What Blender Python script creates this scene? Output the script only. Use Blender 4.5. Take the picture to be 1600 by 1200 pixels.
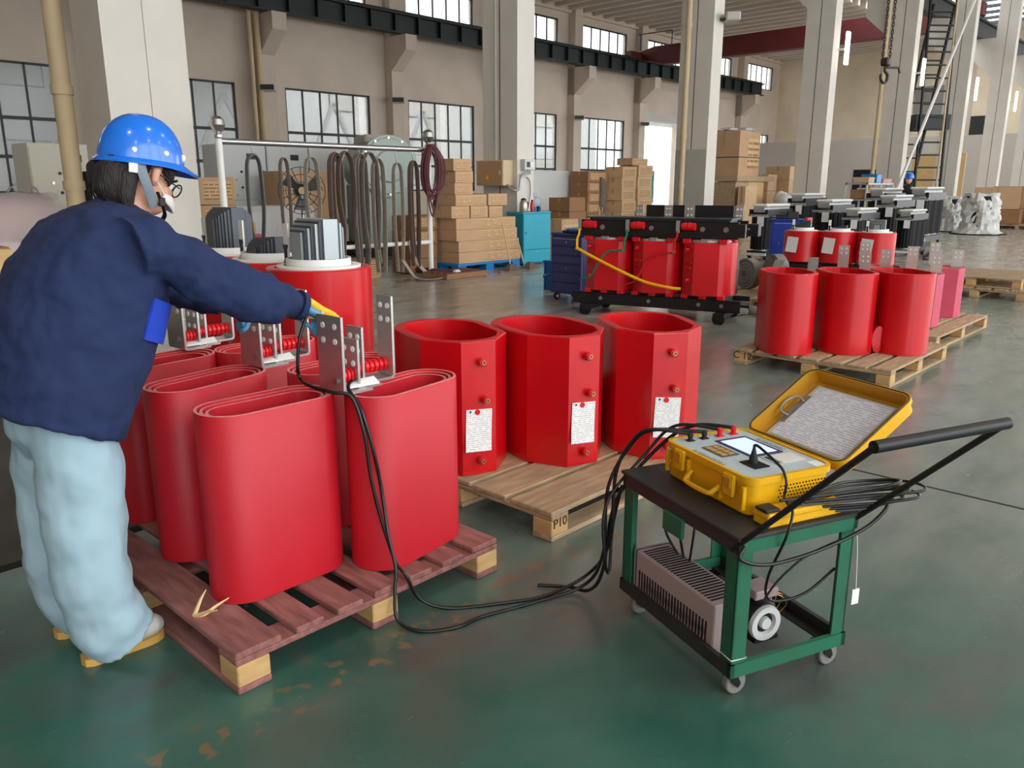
import bpy, bmesh, math, random
from mathutils import Vector, Matrix, Euler
PI = math.pi
rnd = random.Random(7)
for o in list(bpy.data.objects): bpy.data.objects.remove(o)
S = bpy.context.scene
COL = S.collection

# ------------------------------------------------------------------ camera
YAW, PITCH, EYE = math.radians(43.23), math.radians(13.92), 1.45
fw = Vector((math.cos(YAW)*math.cos(PITCH), math.sin(YAW)*math.cos(PITCH), -math.sin(PITCH)))
rt = Vector((math.sin(YAW), -math.cos(YAW), 0)); up = rt.cross(fw)
cd = bpy.data.cameras.new('camera'); cam = bpy.data.objects.new('camera', cd); COL.objects.link(cam)
cd.sensor_fit = 'HORIZONTAL'; cd.sensor_width = 36; cd.lens = 36*1246.7/1600; cd.clip_start = .05; cd.clip_end = 300
M = Matrix((rt, up, -fw)).transposed().to_4x4(); M.translation = (0, 0, EYE); cam.matrix_world = M
S.camera = cam

# ------------------------------------------------------------------ sky, lamps, exposure
W = bpy.data.worlds.new('overcast_sky'); S.world = W; W.use_nodes = True
bg = W.node_tree.nodes['Background']; bg.inputs[0].default_value = (.93, .97, 1.0, 1); bg.inputs[1].default_value = 5.0
S.view_settings.view_transform = 'Standard'; S.view_settings.look = 'None'
S.view_settings.gamma = 1; S.view_settings.use_curve_mapping = False
S.view_settings.exposure = -0.05
LAMP_W = 55                                   # watts of each high-bay lamp

# ------------------------------------------------------------------ helpers
def sc(r, g, b):
    f = lambda c: c/12.92 if c <= .04045 else ((c+.055)/1.055)**2.4
    return (f(r/255), f(g/255), f(b/255), 1)
MATS = {}
def mat(name, col, rough=.5, metal=0, var=0, scale=6, bump=0, bscale=None, col2=None, coat=0, spec=.5, trans=0, stretch=None, emit=0, alpha=1):
    m = bpy.data.materials.new(name); m.use_nodes = True; MATS[name] = m
    nt = m.node_tree; p = nt.nodes['Principled BSDF']; N = nt.nodes.new; L = nt.links.new
    c = sc(*col); p.inputs['Base Color'].default_value = c
    p.inputs['Roughness'].default_value = rough; p.inputs['Metallic'].default_value = metal
    p.inputs['Coat Weight'].default_value = coat; p.inputs['Coat Roughness'].default_value = .12
    p.inputs['Specular IOR Level'].default_value = spec
    if trans: p.inputs['Transmission Weight'].default_value = trans
    if alpha < 1: p.inputs['Alpha'].default_value = alpha
    if emit: p.inputs['Emission Color'].default_value = c; p.inputs['Emission Strength'].default_value = emit
    if var or bump or col2:
        tc = N('ShaderNodeTexCoord'); mp = N('ShaderNodeMapping'); L(tc.outputs['Object'], mp.inputs[0])
        if stretch: mp.inputs['Scale'].default_value = stretch
        n = N('ShaderNodeTexNoise'); n.inputs['Scale'].default_value = scale; n.inputs['Detail'].default_value = 6; L(mp.outputs[0], n.inputs[0])
        if var or col2:
            r = N('ShaderNodeValToRGB'); L(n.outputs[0], r.inputs[0])
            k = 1-var; d = sc(*col2) if col2 else (c[0]*k, c[1]*k, c[2]*k, 1)
            r.color_ramp.elements[0].position = .35; r.color_ramp.elements[1].position = .65
            r.color_ramp.elements[0].color = d; r.color_ramp.elements[1].color = c
            L(r.outputs[0], p.inputs['Base Color'])
        if bump:
            n2 = N('ShaderNodeTexNoise'); n2.inputs['Scale'].default_value = bscale or scale*4; n2.inputs['Detail'].default_value = 4; L(mp.outputs[0], n2.inputs[0])
            b = N('ShaderNodeBump'); b.inputs['Strength'].default_value = bump; b.inputs['Distance'].default_value = .02
            L(n2.outputs[0], b.inputs['Height']); L(b.outputs[0], p.inputs['Normal'])
    return m

class MB:
    def __init__(s, M=None): s.v = []; s.f = []; s.M = M or Matrix.Identity(4)
    def add(s, vs, fs):
        o = len(s.v); s.v += [tuple(s.M @ Vector(p)) for p in vs]; s.f += [tuple(i+o for i in q) for q in fs]; return s
    def box(s, x0, x1, y0, y1, z0, z1, c=0):
        if not c:
            return s.add([(x, y, z) for x in (x0, x1) for y in (y0, y1) for z in (z0, z1)],
                         [(0,1,3,2), (4,6,7,5), (0,4,5,1), (2,3,7,6), (0,2,6,4), (1,5,7,3)])
        vs = []; lo = (x0, y0, z0); hi = (x1, y1, z1); ix = {}
        for a in (0, 1):
            for b in (0, 1):
                for d in (0, 1):
                    P = [(hi if k else lo)[i] for i, k in enumerate((a, b, d))]
                    for ax in range(3):
                        q = [P[i] + (0 if i == ax else (-c if (a, b, d)[i] else c)) for i in range(3)]
                        ix[(a, b, d, ax)] = len(vs); vs.append(q)
        fs = []
        for ax in range(3):
            o = [i for i in range(3) if i != ax]
            for k in (0, 1):
                q = []
                for (m, n) in ((0,0), (1,0), (1,1), (0,1)):
                    t = [0, 0, 0]; t[ax] = k; t[o[0]] = m; t[o[1]] = n; q.append(ix[(*t, ax)])
                fs.append(q)
            for m in (0, 1):
                for n in (0, 1):
                    t = [0, 0, 0]; t[o[0]] = m; t[o[1]] = n; a = list(t); b = list(t); b[ax] = 1
                    fs.append([ix[(*a, o[0])], ix[(*b, o[0])], ix[(*b, o[1])], ix[(*a, o[1])]])
        for a in (0, 1):
            for b in (0, 1):
                for d in (0, 1): fs.append([ix[(a, b, d, 0)], ix[(a, b, d, 1)], ix[(a, b, d, 2)]])
        return s.add(vs, fs)
    def loft(s, rings, caps=True, closed=False):
        n = len(rings[0]); vs = [p for r in rings for p in r]; fs = []; m = len(rings)
        for i in range(m if closed else m-1):
            j = (i+1) % m
            for k in range(n): fs.append((i*n+k, i*n+(k+1) % n, j*n+(k+1) % n, j*n+k))
        if caps and not closed: fs.append(tuple(range(n))[::-1]); fs.append(tuple((m-1)*n+k for k in range(n)))
        return s.add(vs, fs)
    def tube(s, pts, r, n=8, closed=False, flat=None, caps=True):
        pts = [Vector(p) for p in pts]; R = r if isinstance(r, (list, tuple)) else [r]*len(pts)
        rings = []; m = len(pts); prev = None
        for i, p in enumerate(pts):
            a = pts[(i-1) % m] if (closed or i > 0) else p; b = pts[(i+1) % m] if (closed or i < m-1) else p
            t = (b-a); t = t.normalized() if t.length > 1e-9 else Vector((0, 0, 1))
            if prev is None:
                ref = Vector(flat) if flat else (Vector((0, 0, 1)) if abs(t.z) < .9 else Vector((1, 0, 0)))
                x = ref.cross(t)
                if x.length < 1e-6: x = Vector((1, 0, 0)).cross(t)
            else:
                x = prev - t*prev.dot(t)
            x.normalize(); prev = x; y = t.cross(x)
            rr = R[i]; ra, rb = rr if isinstance(rr, (list, tuple)) else (rr, rr)
            rings.append([p + x*ra*math.cos(2*PI*k/n+PI/n) + y*rb*math.sin(2*PI*k/n+PI/n) for k in range(n)])
        return s.loft(rings, caps, closed)
    def cyl(s, p, q, r, r2=None, n=16): return s.tube([p, q], [r, r if r2 is None else r2], n)
    def lathe(s, prof, n=24, loc=(0,0,0), axis='z', closed=False):
        rings = []
        for (r, h) in prof:
            ring = []
            for k in range(n):
                a = 2*PI*k/n; c, d = r*math.cos(a), r*math.sin(a)
                q = {'z': (c, d, h), 'x': (h, c, d), 'y': (c, h, d)}[axis]
                ring.append((q[0]+loc[0], q[1]+loc[1], q[2]+loc[2]))
            rings.append(ring)
        return s.loft(rings, closed=closed)
    def prism(s, pts, z0, z1): return s.loft([[(x, y, z0) for x, y in pts], [(x, y, z1) for x, y in pts]])
    def prismx(s, pts, x0, x1): return s.loft([[(x0, y, z) for y, z in pts], [(x1, y, z) for y, z in pts]])
    def prismy(s, pts, y0, y1): return s.loft([[(x, y0, z) for x, z in pts], [(x, y1, z) for x, z in pts]])
    def ring(s, outer, inner, z0, z1, c=0):
        P = [[(x, y, z0) for x, y in outer], [(x, y, z1-c) for x, y in outer]]
        if c:
            P.append([(x+(a-x)*.0+(a-x)*min(1, c/max(1e-6, math.hypot(a-x, b-y))), y+(b-y)*min(1, c/max(1e-6, math.hypot(a-x, b-y))), z1) for (x, y), (a, b) in zip(outer, inner)])
        P += [[(x, y, z1) for x, y in inner], [(x, y, z0) for x, y in inner]]
        return s.loft(P, closed=True)
    def sph(s, c, r, n=14, m=8):
        rx, ry, rz = r if isinstance(r, (list, tuple)) else (r, r, r)
        rings = []
        for i in range(m+1):
            a = -PI/2+PI*i/m; q = max(math.cos(a), .02)
            rings.append([(c[0]+rx*q*math.cos(2*PI*k/n), c[1]+ry*q*math.sin(2*PI*k/n), c[2]+rz*math.sin(a)) for k in range(n)])
        return s.loft(rings)
    def mesh(s, name, m=None, ang=35):
        me = bpy.data.meshes.new(name); me.from_pydata(s.v, [], s.f)
        bm = bmesh.new(); bm.from_mesh(me); bmesh.ops.recalc_face_normals(bm, faces=bm.faces); bm.to_mesh(me); bm.free()
        if ang is not None:
            me.shade_smooth(); me.set_sharp_from_angle(angle=math.radians(ang))
        if m: me.materials.append(MATS[m])
        return me
    def build(s, name, m, parent=None, ang=35): return put(s.mesh(name, m, ang), name, parent)
def put(me, name, parent=None, loc=None, rot=None, scale=None):
    o = bpy.data.objects.new(name, me); COL.objects.link(o)
    if parent: o.parent = parent
    if loc is not None: o.location = loc
    if rot is not None: o.rotation_euler = rot
    if scale is not None: o.scale = scale
    return o
def tag(o, label, cat, group=None):
    o['label'] = label; o['category'] = cat
    if group: o['group'] = group
    return o
def thing(name, label, cat, loc=(0,0,0), rz=0, group=None):
    o = bpy.data.objects.new(name, None); COL.objects.link(o); o.location = loc; o.rotation_euler = (0, 0, rz)
    o.empty_display_size = .1
    return tag(o, label, cat, group)
def struct(o, label=None):
    o['kind'] = 'structure'
    if label: o['label'] = label
    return o
def copy_tree(o, parent=None):
    c = o.copy(); COL.objects.link(c); c.parent = parent
    for ch in list(o.children): copy_tree(ch, c)
    return c
def dup(o, loc, rz, label):
    c = copy_tree(o); c.location = loc; c.rotation_euler = (0, 0, rz); c['label'] = label; return c
def bez(pts, k=8):
    P = [Vector(p) for p in pts]; out = []
    for i in range(len(P)-1):
        a, b, c, d = P[max(i-1, 0)], P[i], P[i+1], P[min(i+2, len(P)-1)]
        for j in range(k):
            t = j/k; out.append(.5*((2*b)+(c-a)*t+(2*a-5*b+4*c-d)*t*t+(3*b-a-3*c+d)*t*t*t))
    return out+[P[-1]]
def text_mesh(txt, size, m, thick=.0008):
    cu = bpy.data.curves.new('lettering', 'FONT'); cu.body = txt; cu.size = size; cu.extrude = thick; cu.align_x = 'CENTER'; cu.align_y = 'CENTER'
    o = bpy.data.objects.new('lettering', cu); COL.objects.link(o); me = bpy.data.meshes.new_from_object(o)
    bpy.data.objects.remove(o); me.materials.append(MATS[m]); return me
def lines_mat(name, base, ink, sx, rows, thr=.5, rough=.7, ax=2):
    """paper or board printed with rows of small writing too fine to read; rows are stacked along axis ax"""
    m = bpy.data.materials.new(name); m.use_nodes = True; MATS[name] = m; nt = m.node_tree; N = nt.nodes.new; L = nt.links.new
    p = nt.nodes['Principled BSDF']; p.inputs['Roughness'].default_value = rough
    tc = N('ShaderNodeTexCoord'); mp = N('ShaderNodeMapping'); k = [sx]*3; k[ax] = rows; mp.inputs['Scale'].default_value = k; L(tc.outputs['Generated'], mp.inputs[0])
    sp = N('ShaderNodeSeparateXYZ'); L(mp.outputs[0], sp.inputs[0])
    def mth(op, a, b):
        x = N('ShaderNodeMath'); x.operation = op
        for i, q in enumerate((a, b)):
            if isinstance(q, (int, float)): x.inputs[i].default_value = q
            elif q is not None: L(q, x.inputs[i])
        return x.outputs[0]
    row = mth('FLOOR', sp.outputs[ax], None); inrow = mth('LESS_THAN', mth('FRACT', sp.outputs[ax], None), .42)
    cb = N('ShaderNodeCombineXYZ'); o = [i for i in range(3) if i != ax]
    L(mth('ADD', sp.outputs[o[0]], sp.outputs[o[1]]), cb.inputs[0]); L(mth('MULTIPLY', row, 7.3), cb.inputs[1])
    n = N('ShaderNodeTexNoise'); n.inputs['Scale'].default_value = 1; n.inputs['Detail'].default_value = 4; L(cb.outputs[0], n.inputs[0])
    mx = N('ShaderNodeMix'); mx.data_type = 'RGBA'; L(mth('MULTIPLY', inrow, mth('GREATER_THAN', n.outputs[0], thr)), mx.inputs[0]); mx.inputs[6].default_value = sc(*base); mx.inputs[7].default_value = sc(*ink)
    L(mx.outputs[2], p.inputs['Base Color']); return m
ORD = ['bottom', 'second', 'third', 'fourth', 'fifth', 'sixth', 'seventh', 'eighth']

# ------------------------------------------------------------------ materials
mat('plaster', (208, 193, 177), .9, var=.12, scale=.5, bump=.05)
mat('column_paint', (214, 208, 199), .75, var=.07, scale=1.2, bump=.03, bscale=20)
mat('end_wall', (230, 214, 188), .9, var=.1, scale=.6)
mat('column_dado', (178, 176, 170), .7, var=.08, scale=2)
mat('ceiling_paint', (205, 193, 180), .9, var=.1, scale=.7)
mat('rail_green', (24, 38, 36), .55, var=.3, scale=2)
mat('crane_red', (92, 20, 24), .5, var=.2, scale=1)
mat('frame_dark', (36, 40, 42), .5)
mat('partition_grey', (182, 174, 164), .8, var=.05)
mat('facade_pale', (205, 208, 206), .9, var=.06, scale=.3)
mat('teal_paint', (38, 120, 118), .5)
mat('pipe_cream', (206, 184, 146), .6, var=.1, scale=2)
mat('lamp_white', (255, 252, 245), .4, emit=3)
mat('lamp_body', (190, 186, 178), .5)
mat('black_iron', (22, 22, 24), .45, metal=.3)
mat('white_paint', (228, 226, 220), .5)
mat('glass_pane', (205, 212, 214), .12, alpha=.35, spec=.6)
mat('red_epoxy', (206, 6, 20), .33, var=.12, scale=3, coat=.25, bump=.03, bscale=14)
mat('red_epoxy_edge', (205, 28, 38), .5, var=.2, scale=12)
mat('red_wrap', (196, 20, 38), .5, var=.1, scale=3, bump=.12, bscale=7, stretch=(1, 1, .5))
mat('red_wrap_edge', (236, 150, 146), .7, var=.25, scale=30)
mat('red_plastic', (214, 14, 28), .35)
mat('pink_epoxy', (205, 78, 104), .5, var=.1, scale=4)
mat('brass', (190, 140, 100), .35, metal=.9)
mat('steel', (190, 190, 190), .3, metal=1)
mat('aluminium', (208, 206, 204), .36, metal=.9, var=.1, scale=20, stretch=(1, 1, 8))
mat('galvanised', (176, 178, 178), .45, metal=.6, var=.15, scale=8)
mat('paper', (236, 236, 234), .8)
lines_mat('paper_form', (236, 236, 234), (200, 200, 204), 9, 20, .48)
lines_mat('clip_form', (228, 230, 240), (190, 194, 208), 12, 26, .46, .7, 0)
lines_mat('carton_print', (206, 170, 128), (150, 112, 76), 8, 5, .42)
lines_mat('panel_print', (186, 200, 204), (70, 80, 90), 16, 2, .45, .5, 0)
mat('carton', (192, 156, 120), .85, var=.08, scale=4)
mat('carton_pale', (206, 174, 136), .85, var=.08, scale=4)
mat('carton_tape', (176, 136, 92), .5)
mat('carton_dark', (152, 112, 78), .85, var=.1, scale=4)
mat('plywood', (212, 176, 124), .7, var=.12, scale=3, stretch=(1, 1, 5))
mat('pallet_wood', (186, 160, 126), .8, var=.35, scale=5, stretch=(1, 6, 6), bump=.15, bscale=30)
mat('pallet_wood_v', (180, 152, 120), .8, var=.35, scale=5, stretch=(6, 1, 6), bump=.15, bscale=30)
mat('pallet_red_v', (160, 106, 100), .8, col2=(120, 76, 70), scale=5, stretch=(6, 1, 6), bump=.15, bscale=30)
mat('block_wood', (206, 166, 112), .8, var=.2, scale=8, stretch=(1, 1, 5))
mat('stamp_ink', (70, 36, 28), .8)
mat('splinter', (226, 194, 140), .8)
mat('pvc_blue', (0, 120, 190), .4)
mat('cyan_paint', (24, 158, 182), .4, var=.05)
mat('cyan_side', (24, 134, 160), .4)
mat('tool_blue', (34, 40, 112), .35, var=.06)
mat('tool_blue_trim', (120, 120, 200), .35)
mat('cabinet_blue', (28, 58, 150), .35)
mat('crate_blue', (0, 92, 168), .4)
mat('panel_grey', (196, 198, 196), .5)
mat('machine_green', (170, 186, 178), .45)
mat('beige_panel', (206, 202, 184), .5)
mat('rubber', (24, 24, 25), .6)
mat('cable_black', (14, 14, 16), .35)
mat('cable_grey', (70, 72, 74), .4)
mat('clear_film', (214, 208, 208), .12, alpha=.42, spec=.8, bump=.5, bscale=9)
mat('film_silver', (225, 226, 222), .22, alpha=.85, bump=.9, bscale=14)
mat('film_white', (220, 222, 220), .25, alpha=.75, bump=.8, bscale=8)
mat('pink_goods', (204, 160, 156), .8, var=.2, scale=3)
mat('sling_grey', (132, 122, 114), .9, var=.25, scale=30)
mat('sling_brown', (118, 100, 90), .9, var=.25, scale=30)
mat('sling_pale', (168, 158, 144), .9, var=.2, scale=30)
mat('rope_maroon', (92, 44, 50), .7)
mat('chain_dark', (58, 44, 44), .5, metal=.4)
mat('card_grey', (196, 194, 190), .8)
mat('core_steel', (74, 78, 84), .4, metal=.5, var=.2, scale=3)
mat('core_steel_pale', (170, 178, 180), .35, metal=.5)
mat('core_dark', (84, 88, 94), .45, metal=.4, var=.25, scale=3)
mat('insul_white', (232, 232, 228), .5)
mat('clamp_black', (20, 20, 22), .4)
mat('coil_black', (14, 13, 16), .6, spec=.25)
mat('coil_green', (12, 20, 15), .6, spec=.25)
mat('cart_green', (22, 104, 74), .5, col2=(40, 92, 66), scale=6, bump=.05)
mat('cart_dark', (46, 48, 48), .5, var=.2, scale=6)
mat('case_yellow', (236, 178, 10), .38, var=.1, scale=5)
mat('case_inside', (206, 148, 14), .5, var=.12, scale=4)
mat('panel_pale', (190, 204, 208), .35)
mat('screen_glow', (200, 218, 250), .2, emit=.7)
mat('key_amber', (190, 150, 90), .5)
mat('key_dark', (96, 84, 66), .5)
mat('heater_grey', (168, 150, 148), .5)
mat('dark_void', (12, 12, 12), .9)
mat('ceramic_white', (224, 226, 222), .4)
mat('bus_yellow', (240, 180, 10), .4)
mat('bus_green', (0, 120, 84), .4)
mat('bus_red', (190, 20, 30), .4)
mat('hose_grey', (132, 130, 124), .8, var=.2, scale=12)
mat('bottle_clear', (190, 205, 220), .1, alpha=.45)
mat('thermos', (170, 160, 150), .3, metal=.7)
mat('skin', (214, 160, 132), .5)
mat('hair', (34, 22, 22), .6, var=.5, scale=14, stretch=(6, 6, 1), bump=.5, bscale=30)
mat('jacket_navy', (27, 42, 84), .9, var=.18, scale=5, bump=.55, bscale=9, stretch=(1, 1, .6))
mat('royal_blue', (26, 66, 190), .8)
mat('denim_pale', (164, 192, 206), .85, var=.12, scale=4, bump=.3, bscale=6)
mat('helmet_blue', (0, 110, 220), .22, coat=.5)
mat('shoe_white', (206, 202, 196), .6, var=.1)
mat('shoe_gum', (206, 160, 80), .6)
mat('glove_blue', (90, 150, 190), .5)
mat('mask_white', (222, 220, 216), .8)
mat('strap_grey', (120, 130, 140), .6)
mat('dark_clothes', (40, 42, 52), .9)
mat('cloth_mop', (104, 92, 84), .95, var=.3, scale=20)
mat('concrete_patch', (150, 146, 140), .95, var=.15, scale=2)

# floor: worn green epoxy in the aisle, bare polished concrete beyond
def floor_material():
    m = bpy.data.materials.new('floor_epoxy'); m.use_nodes = True; MATS['floor'] = m; nt = m.node_tree; N = nt.nodes.new; L = nt.links.new
    p = nt.nodes['Principled BSDF']; tc = N('ShaderNodeTexCoord'); sp = N('ShaderNodeSeparateXYZ'); L(tc.outputs['Object'], sp.inputs[0])
    def noise(s, det=6, st=None):
        n = N('ShaderNodeTexNoise'); n.inputs['Scale'].default_value = s; n.inputs['Detail'].default_value = det
        if st:
            mp = N('ShaderNodeMapping'); mp.inputs['Scale'].default_value = st; mp.inputs['Rotation'].default_value = (0, 0, -.75); L(tc.outputs['Object'], mp.inputs[0]); L(mp.outputs[0], n.inputs[0])
        else: L(tc.outputs['Object'], n.inputs[0])
        return n
    def ramp(src, p0, p1, c0, c1):
        r = N('ShaderNodeValToRGB'); L(src, r.inputs[0]); e = r.color_ramp.elements; e[0].position = p0; e[1].position = p1; e[0].color = c0; e[1].color = c1; return r
    def mix(f, a, b):
        x = N('ShaderNodeMix'); x.data_type = 'RGBA'
        if isinstance(f, float): x.inputs[0].default_value = f
        else: L(f, x.inputs[0])
        L(a, x.inputs[6]); L(b, x.inputs[7]); return x
    def math_(op, a, b):
        x = N('ShaderNodeMath'); x.operation = op
        for i, q in enumerate((a, b)):
            if isinstance(q, (int, float)): x.inputs[i].default_value = q
            else: L(q, x.inputs[i])
        return x.outputs[0]
    def mr(src, a, b):
        x = N('ShaderNodeMapRange'); x.inputs[1].default_value = a; x.inputs[2].default_value = b; L(src, x.inputs[0]); return x.outputs[0]
    green = ramp(noise(1.6).outputs[0], .35, .7, sc(40, 88, 76), sc(68, 110, 98))
    pale = ramp(noise(2.2, 8, (1, 2.5, 1)).outputs[0], .3, .7, sc(100, 115, 107), sc(128, 136, 128))
    conc = ramp(noise(1.4, 8, (1, 3, 1)).outputs[0], .3, .7, sc(128, 122, 112), sc(178, 170, 158))
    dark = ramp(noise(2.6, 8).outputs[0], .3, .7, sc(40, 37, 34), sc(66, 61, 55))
    nz = noise(.9, 5).outputs[0]; wob = math_('MULTIPLY', math_('SUBTRACT', nz, .5), 2.2)
    x, y = sp.outputs[0], sp.outputs[1]
    grime = ramp(noise(.7, 7).outputs[0], .3, .7, sc(60, 70, 66), sc(86, 94, 90)); green = mix(mr(noise(1.1, 6, (1, 1.6, 1)).outputs[0], .5, .62), green.outputs[0], grime.outputs[0]);
    a = mix(mr(math_('ADD', math_('ADD', x, math_('MULTIPLY', y, .5)), wob), 1.9, 4.3), green.outputs[2], pale.outputs[0])       # paint wears paler along the aisle
    b = mix(mr(math_('ADD', math_('ADD', y, math_('MULTIPLY', x, .28)), wob), 5.2, 7.2), a.outputs[2], conc.outputs[0])          # bare concrete
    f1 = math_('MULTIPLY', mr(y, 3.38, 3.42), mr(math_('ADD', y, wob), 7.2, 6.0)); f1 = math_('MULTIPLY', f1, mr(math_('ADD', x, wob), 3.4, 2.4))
    c = mix(f1, b.outputs[2], dark.outputs[0])                                                                                 # darker, rougher strip beside the pallet
    wear = noise(7, 9).outputs[0]; wr = mr(wear, .68, .74)
    wn = math_('MULTIPLY', wr, mr(noise(.8, 3).outputs[0], .5, .62))
    lane = math_('MULTIPLY', math_('MULTIPLY', mr(y, 1.76, 1.82), mr(y, 1.97, 1.9)), mr(noise(16, 9).outputs[0], .55, .63)); wn = math_('MAXIMUM', wn, math_('MULTIPLY', math_('MULTIPLY', lane, mr(x, 3.2, 2.6)), .8))   # rest of a painted lane line
    tan = N('ShaderNodeRGB'); tan.outputs[0].default_value = sc(124, 104, 74)
    d = mix(wn, c.outputs[2], tan.outputs[0])
    scr = ramp(noise(30, 3, (.4, 5, 1)).outputs[0], .72, .76, (0, 0, 0, 1), (1, 1, 1, 1))
    wht = N('ShaderNodeRGB'); wht.outputs[0].default_value = sc(150, 168, 156)
    e = mix(math_('MULTIPLY', scr.outputs[0], .35), d.outputs[2], wht.outputs[0])
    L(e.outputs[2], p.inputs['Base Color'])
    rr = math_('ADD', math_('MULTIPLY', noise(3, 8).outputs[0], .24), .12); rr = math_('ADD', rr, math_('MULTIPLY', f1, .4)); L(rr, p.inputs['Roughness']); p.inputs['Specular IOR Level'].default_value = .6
    bp = N('ShaderNodeBump'); bp.inputs['Strength'].default_value = .06; bp.inputs['Distance'].default_value = .01; L(noise(5, 4).outputs[0], bp.inputs['Height']); L(bp.outputs[0], p.inputs['Normal'])
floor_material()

# ================================================================== the hall
U0, U1, VW, VR, ZR = -12, 70.2, 33.8, -13, 12.3
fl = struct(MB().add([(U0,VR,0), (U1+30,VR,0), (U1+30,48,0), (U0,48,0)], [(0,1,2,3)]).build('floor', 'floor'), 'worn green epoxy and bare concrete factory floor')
for (a, b, w) in (((-6,3.4), (2.5,3.4), .03), ((4.13,-3), (4.13,1.95), .008), ((3.2,6.0), (7.0,5.9), .008), ((9.2,-4), (9.2,1.6), .008), ((-2,1.05), (.9,-1.6), .004)):
    d = Vector((b[0]-a[0], b[1]-a[1], 0)); n = Vector((-d.y, d.x, 0)).normalized()*w; A = Vector((*a, .001)); B = A+d
    q = [A-n, B-n, B+n, A+n]
    MB().add([(p.x, p.y, 0.0) for p in q]+[(p.x, p.y, .0012) for p in q], [(0,1,2,3), (4,7,6,5), (0,4,5,1), (1,5,6,2), (2,6,7,3), (3,7,4,0)]).build('joint', 'dark_void', fl)
PIL = [5.4+7.2*k for k in range(-2, 9)]
wm = MB(); T = .35
def vwall(u0, u1, z0, z1): wm.box(u0, u1, VW, VW+T, z0, z1)
vwall(U0, PIL[0]+1.1, 0, ZR)
DOOR = 48.6
for p in PIL:
    a, b, c = p+1.1, p+5.85, p+8.3 if p != PIL[-1] else U1
    if abs(p-DOOR) < .1:
        vwall(p+.6, p+5.2, 5.9, 9.45); vwall(p+5.2, c, 0, 9.45); vwall(a, b, 11.33, ZR); vwall(b, c, 9.45, ZR)
    else:
        c2 = p+7.8 if abs(p+7.2-DOOR) < .1 else c
        vwall(a, b, 0, 1.2); vwall(a, b, 5.8, 9.45); vwall(a, b, 11.33, ZR); vwall(b, c2, 0, 9.45); vwall(b, c, 9.45, ZR)
wall_b = struct(wm.build('wall_back', 'plaster', ang=None), 'plastered side wall of the crane bay, tan in the shade')
pil = MB().box(-.35, .35, 33.25, 33.8, 0, ZR).mesh('pilaster', 'plaster')
cor = MB().prismx([(33.8,7.0), (33.25,7.0), (32.1,7.9), (32.1,8.6), (33.8,8.6)], -.35, .35).mesh('corbel', 'plaster')
for p in PIL: put(pil, 'pilaster', wall_b, (p, 0, 0)); put(cor, 'corbel', wall_b, (p, 0, 0))
MB().box(U0, U1, 33.55, 33.8, 11.75, ZR).build('wall_beam', 'plaster', wall_b)
# windows: frame, panes and bars one by one
pw, pz = .95, 1.0
def window(n, p, zs, label):
    W0, W1 = p+1.1, p+5.85; f = MB(); z0, z1 = zs[0], zs[-1]
    for (a, b, c, d) in ((W0, W1, z0, z0+.08), (W0, W1, z1-.08, z1)): f.box(a, b, VW+.06, VW+.14, c, d)
    for x in (W0, W1-.08): f.box(x, x+.08, VW+.06, VW+.14, z0, z1)
    o = struct(f.build('window_%d' % n, 'frame_dark', ang=None), label)
    for k in range(1, 5): MB().box(W0+.95*k-.035, W0+.95*k+.035, VW+.06, VW+.13, z0, z1).build('mullion', 'frame_dark', o, None)
    for z in zs[1:-1]: MB().box(W0, W1, VW+.055, VW+.135, z-.06, z+.06).build('transom', 'frame_dark', o, None)
    for i in range(len(zs)-1):
        key = round(zs[i+1]-zs[i], 2)
        if key not in PANES: PANES[key] = MB().box(0, .9, 0, .012, 0, key-.05).mesh('pane', 'glass_pane', None)
        for k in range(5): put(PANES[key], 'pane', o, (W0+.95*k+.025, VW+.09, zs[i]+.025))
PANES = {}; n = 0
for p in PIL[1:]:
    if abs(p-DOOR) > .1: n += 1; window(n, p, (1.2, 2.5, 3.86, 5.8), 'tall steel-framed window of the side wall, %s from the left' % (ORD+['ninth','tenth'])[n].replace('bottom','first'))
for p in PIL[3:]: n += 1; window(n, p, (9.45, 11.33), 'clerestory window above the crane rail, number %d along the wall' % (n-9))
dr = struct(MB().box(DOOR+.6, DOOR+5.2, 33.55, 33.8, 5.9, 6.5).build('door_1', 'lamp_body'), 'open roller shutter door of the side wall')
for k in range(3): MB().box(DOOR+.6, DOOR+5.2, 33.5, 33.56, 5.62+.1*k, 5.71+.1*k).build('shutter_slat', 'white_paint', dr)
for u in (DOOR+.5, DOOR+5.2): MB().box(u, u+.12, 33.5, 33.8, 0, 5.9).build('guide', 'white_paint', dr)
# yard behind the wall and the pale building across it
fc = thing('neighbour_building', 'pale building across the yard seen through the windows', 'building', (0, 46, 0))
MB().box(-12, 60, 0, .4, 0, 13).build('facade', 'facade_pale', fc, None)
wmesh = MB().box(0, 3, -.05, .02, 0, 2.2).mesh('window', 'frame_dark', None); gm = MB().box(.08, 2.92, -.07, -.04, .08, 2.12).mesh('pane', 'lamp_body', None)
for k in range(10):
    for z in (1.5, 6.2): w = put(wmesh, 'window', fc, (-8+6.6*k, 0, z)); put(gm, 'pane', w)
for k in range(9): MB().box(-9.6+7.2*k, -9.1+7.2*k, -.5, 0, 0, 13).build('pier', 'white_paint', fc, None)
for k in range(8):
    a = -9+7.2*k; MB().tube([(a, -2.5, .2), (a+3.2, -2.5, 6.4)], .16, 4).tube([(a+6.4, -2.5, .2), (a+3.2, -2.5, 6.4)], .16, 4).build('brace', 'galvanised', fc)
MB().box(-12, 27.5, -11.8, 0, 8.3, 8.5).build('window_dimming_roof', 'facade_pale', fc, None)  # added roof over the yard, keeps sky light off the left windows
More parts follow.
